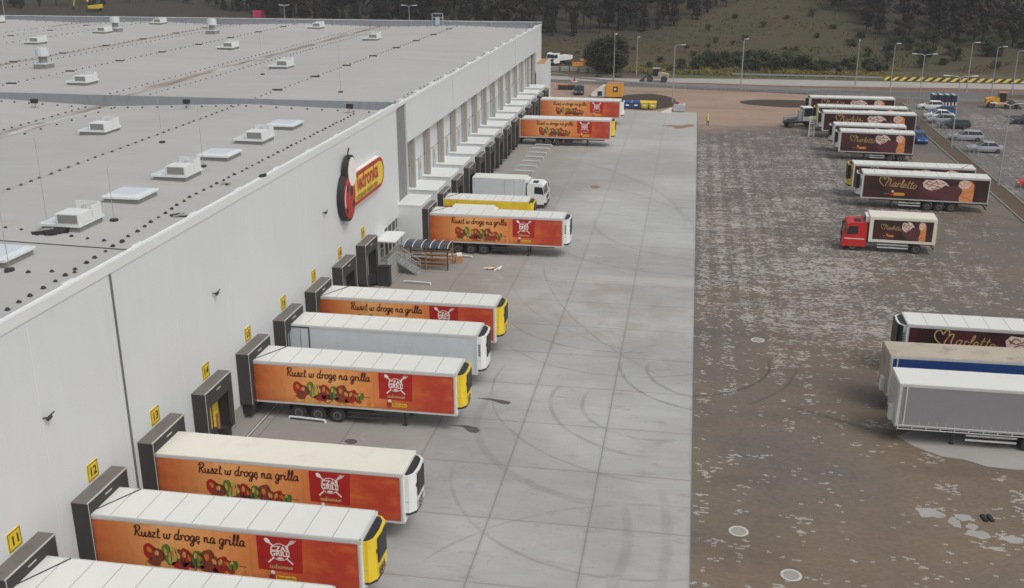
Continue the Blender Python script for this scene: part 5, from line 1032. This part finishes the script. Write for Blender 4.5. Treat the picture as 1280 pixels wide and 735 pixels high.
# ---------------------------------------------------------------- vegetation
def leaves(mb, rnd, c, r_, n, s, m, flat=.55):
    V = []; F_ = []
    for i in range(n):
        a, b = rnd.uniform(0, 6.283), rnd.uniform(-1, 1); q = rnd.random()**.4; k = math.sqrt(1-b*b); p = Vector((c[0]+r_[0]*q*k*math.cos(a), c[1]+r_[1]*q*k*math.sin(a), c[2]+r_[2]*q*b))
        u = Vector((rnd.uniform(-1, 1), rnd.uniform(-1, 1), rnd.uniform(-.5, .5))).normalized(); v = u.cross(Vector((rnd.uniform(-.5, .5), rnd.uniform(-.5, .5), 1))).normalized(); z = s*rnd.uniform(.6, 1.4)
        j = len(V); V += [tuple(p-u*z), tuple(p+v*z*flat), tuple(p+u*z), tuple(p-v*z*flat)]; F_.append((j, j+1, j+2, j+3))
    mb.add(V, F_, m)
def tree(name, seed, H, W, kind, m, n, s, b=bark):
    rnd = random.Random(seed); root = empty(name); cr = MB(); tr = MB().tube([(0, 0, -.4), (.1, 0, H*.3), (0, .1, H*.85)], H*.022+.08, b, 7, r2=.05)
    if kind == 'cone':
        L = 11
        for i in range(L): z = H*(.14+.86*i/L); r_ = W/2*(1-i/L)**.8+.15; leaves(cr, rnd, (0, 0, z), (r_, r_, H/L*.55), int(n/L*(1.7-1.4*i/L)), s, m)
    else:
        for i in range(14 if kind == 'round' else 9):
            a = rnd.uniform(0, 6.283); z0_ = .1 if kind == 'low' else .38; z = H*rnd.uniform(z0_+.08, .86); q = W/2*rnd.uniform(.15, .68)*(1-abs(z/H-.5)*.6); c = (q*math.cos(a), q*math.sin(a), z); rad = W*rnd.uniform(.17, .27)
            tr.tube([(0, 0, z*.55), (c[0]*.5, c[1]*.5, z*.8), c], .07, b, 5, r2=.02); leaves(cr, rnd, c, (rad, rad, min(rad, z*.95)*.8), n//(14 if kind == 'round' else 9), s, m)
    cr.build('crown', root); tr.build('trunk', root); return root
# the round tree
o = tree('broadleaf_tree', 21, 9.6, 10.4, 'low', L_tree, 9000, .26); o.location = (-19.7, 241, -.1); o.scale = (1.15, 1.1, 1.08); tag(o, 'lone dense round tree beside the road beyond the yard', 'tree')
for ch in COL.objects:
    if ch.parent == o and ch.name.startswith('crown'): cr = ch
mb = MB(); rnd = random.Random(7); leaves(mb, rnd, (0, 0, 3.8), (4.7, 4.2, 3.9), 7000, .27, L_tree); [leaves(mb, rnd, (rnd.uniform(-3.6, 3.6), rnd.uniform(-3, 3), rnd.uniform(1.2, 7.2)), (1.5, 1.5, 1.1), 420, .25, L_tree) for _ in range(14)]; mb.build('crown_leaves', o)
# forest: front rows as single trees
protos = [tree('forest_tree', s_, H, W, k, m, n, q, b) for s_, H, W, k, m, n, q, b in ((1, 15, 8, 'tall', L_dark, 1500, .48, bark), (2, 17, 7, 'tall', L_dark, 1500, .48, barkp), (3, 16, 5.5, 'cone', L_con, 1500, .45, bark), (4, 13, 8, 'low', L_dark, 1500, .5, bark), (5, 18, 6, 'cone', L_con, 1500, .5, bark))]
EDGE = [(-270, 352), (-230, 352), (-185, 366), (-154, 344), (-112, 308), (-85, 301), (-61, 300), (-38, 303), (-25, 310), (-11, 318), (-2, 330), (8, 358), (20, 372), (34, 384), (44, 350), (50, 316), (54, 300), (66, 298), (86, 298), (120, 300), (160, 305)]
def edge_y(x):
    for (a, b), (c, d) in zip(EDGE, EDGE[1:]):
        if a <= x <= c: return b+(d-b)*(x-a)/(c-a)
    return 352
rnd = random.Random(99); first = {}; cnt = 0
def put(pr, x, y, s_):
    k = pr.name
    o = pr if k not in first else copy_tree(pr)
    first[k] = 1; o.location = (x, y, hz(x, y)-.2); o.rotation_euler = (0, 0, rnd.uniform(0, 6.28)); o.scale = (s_, s_, s_*rnd.uniform(.85, 1.15))
    tag(o, 'dark tree of the wood on the hillside beyond the meadow', 'tree', 'trees at the edge of the far wood'); return o
for row, (dy, st) in enumerate(((2, 5.0), (9, 5.5), (17, 7.0))):
    x = -262+row*2
    while x < 125:
        x += st*rnd.uniform(.6, 1.4)
        if -250 < x < -160 and row > 0: continue
        y = edge_y(x)+dy+rnd.uniform(-3.5, 3.5); put(rnd.choice(protos if x < 40 else protos[:1]+protos[3:4]+protos), x, y, rnd.uniform(.6, 1.1) if row else rnd.uniform(.35, .8))
# the deeper wood as one mass
mb = MB(); V = []; F_ = []
for i in range(520):
    x = rnd.uniform(-330, 200); y = edge_y(x)+rnd.uniform(24, 120); z = hz(x, y); h = rnd.uniform(11, 18); leaves(mb, rnd, (x, y, z+h*.55), (3.6, 3.6, h*.45), 170, 1.0, L_dark if i % 3 else L_con)
tag(mb.build('forest'), 'deep dark wood filling the hillside', 'forest', kind='stuff')
# bushes
bp = [tree('bush', 31+i, H, W, 'low', L_bush, 1300, .17) for i, (H, W) in enumerate(((2.6, 3.6), (3.4, 4.2), (1.8, 3.2)))]
bf = {}
B = [(7, 262, 1.1), (13, 259, 1.2), (18, 256, 1), (21, 254, 1.1), (25, 252, 1.2), (28, 249, 1), (1, 257, 1), (-3, 250, .8), (3, 267, .8), (42, 252, .8), (53, 261, .8), (9, 257, .9), (15.5, 262, 1), (23, 258, .9), (33, 250, .8), (-8, 262, .7), (-10, 250, .5), (-5, 246, .6), (36, 262, .7), (47, 270, .9), (60, 268, 1), (70, 262, .8), (11, 268, .8), (29, 262, .7), (58, 280, 1.1), (64, 275, 1), (75, 282, 1), (50, 288, 1), (56, 292, 1.1), (42, 296, .8), (80, 272, .9), (88, 280, 1), (24, 290, .5), (14, 305, .6), (6, 300, .5), (-2, 290, .5), (34, 310, .6), (20, 326, .6), (28, 340, .7), (12, 340, .7), (4, 320, .6), (40, 325, .8), (46, 310, .9), (36, 345, .8), (-16, 286, .5), (-30, 276, .4), (-60, 280, .5), (-120, 285, .7), (-150, 290, .6), (-90, 270, .4), (17, 284, .5), (0, 276, .6)]
rb_ = random.Random(44)
for i in range(60): B.append((rb_.uniform(0, 44), rb_.uniform(249, 264), rb_.uniform(.6, 1.2)))
for i in range(10): B.append((rb_.uniform(-12, 70), rb_.uniform(244, 300), rb_.uniform(.3, .5)))
for i in range(24): B.append((rb_.uniform(42, 100), rb_.uniform(280, 304), rb_.uniform(.8, 1.4)))
for i, (x, y, s_) in enumerate(B):
    pr = bp[i % 3]; o = pr if pr.name not in bf else copy_tree(pr); bf[pr.name] = 1; o.location = (x, y, hz(x, y)-.1); o.rotation_euler = (0, 0, rnd.uniform(0, 6)); o.scale = (s_*1.15, s_*1.15, s_)
    tag(o, 'dark green bush growing on the rough slope beyond the road', 'bush', 'bushes on the slope')
# rough grass and weeds
mb = MB()
for i in range(11000):
    y = 239+150*rnd.random()**1.4; x = rnd.uniform(-60-(y-239)*.9, 60+(y-239)*.5)
    if x < -12 and y < 262 and rnd.random() < .6: continue
    if abs(math.sin(x*.07+y*.03)+math.sin(y*.11-x*.02)) < .35: continue
    r_ = rnd.uniform(.3, 1.0); leaves(mb, rnd, (x, y, hz(x, y)+r_*.2), (r_, r_, r_*.5), 7, .22, L_und)
for i in range(2600):
    y = rnd.gauss(247, 4) if i % 3 else rnd.gauss(256, 5); x = rnd.uniform(-14, 48)
    if y < 238.5 or math.sin(x*.35)+math.sin(y*.5+x*.12) < -.1: continue
    r_ = rnd.uniform(.3, .9); leaves(mb, rnd, (x, y, hz(x, y)+r_*.3), (r_, r_, r_*.6), 7, .2, L_yel)
tag(mb.build('undergrowth'), 'rough grass and weeds covering the meadow slope', 'grass', kind='stuff')
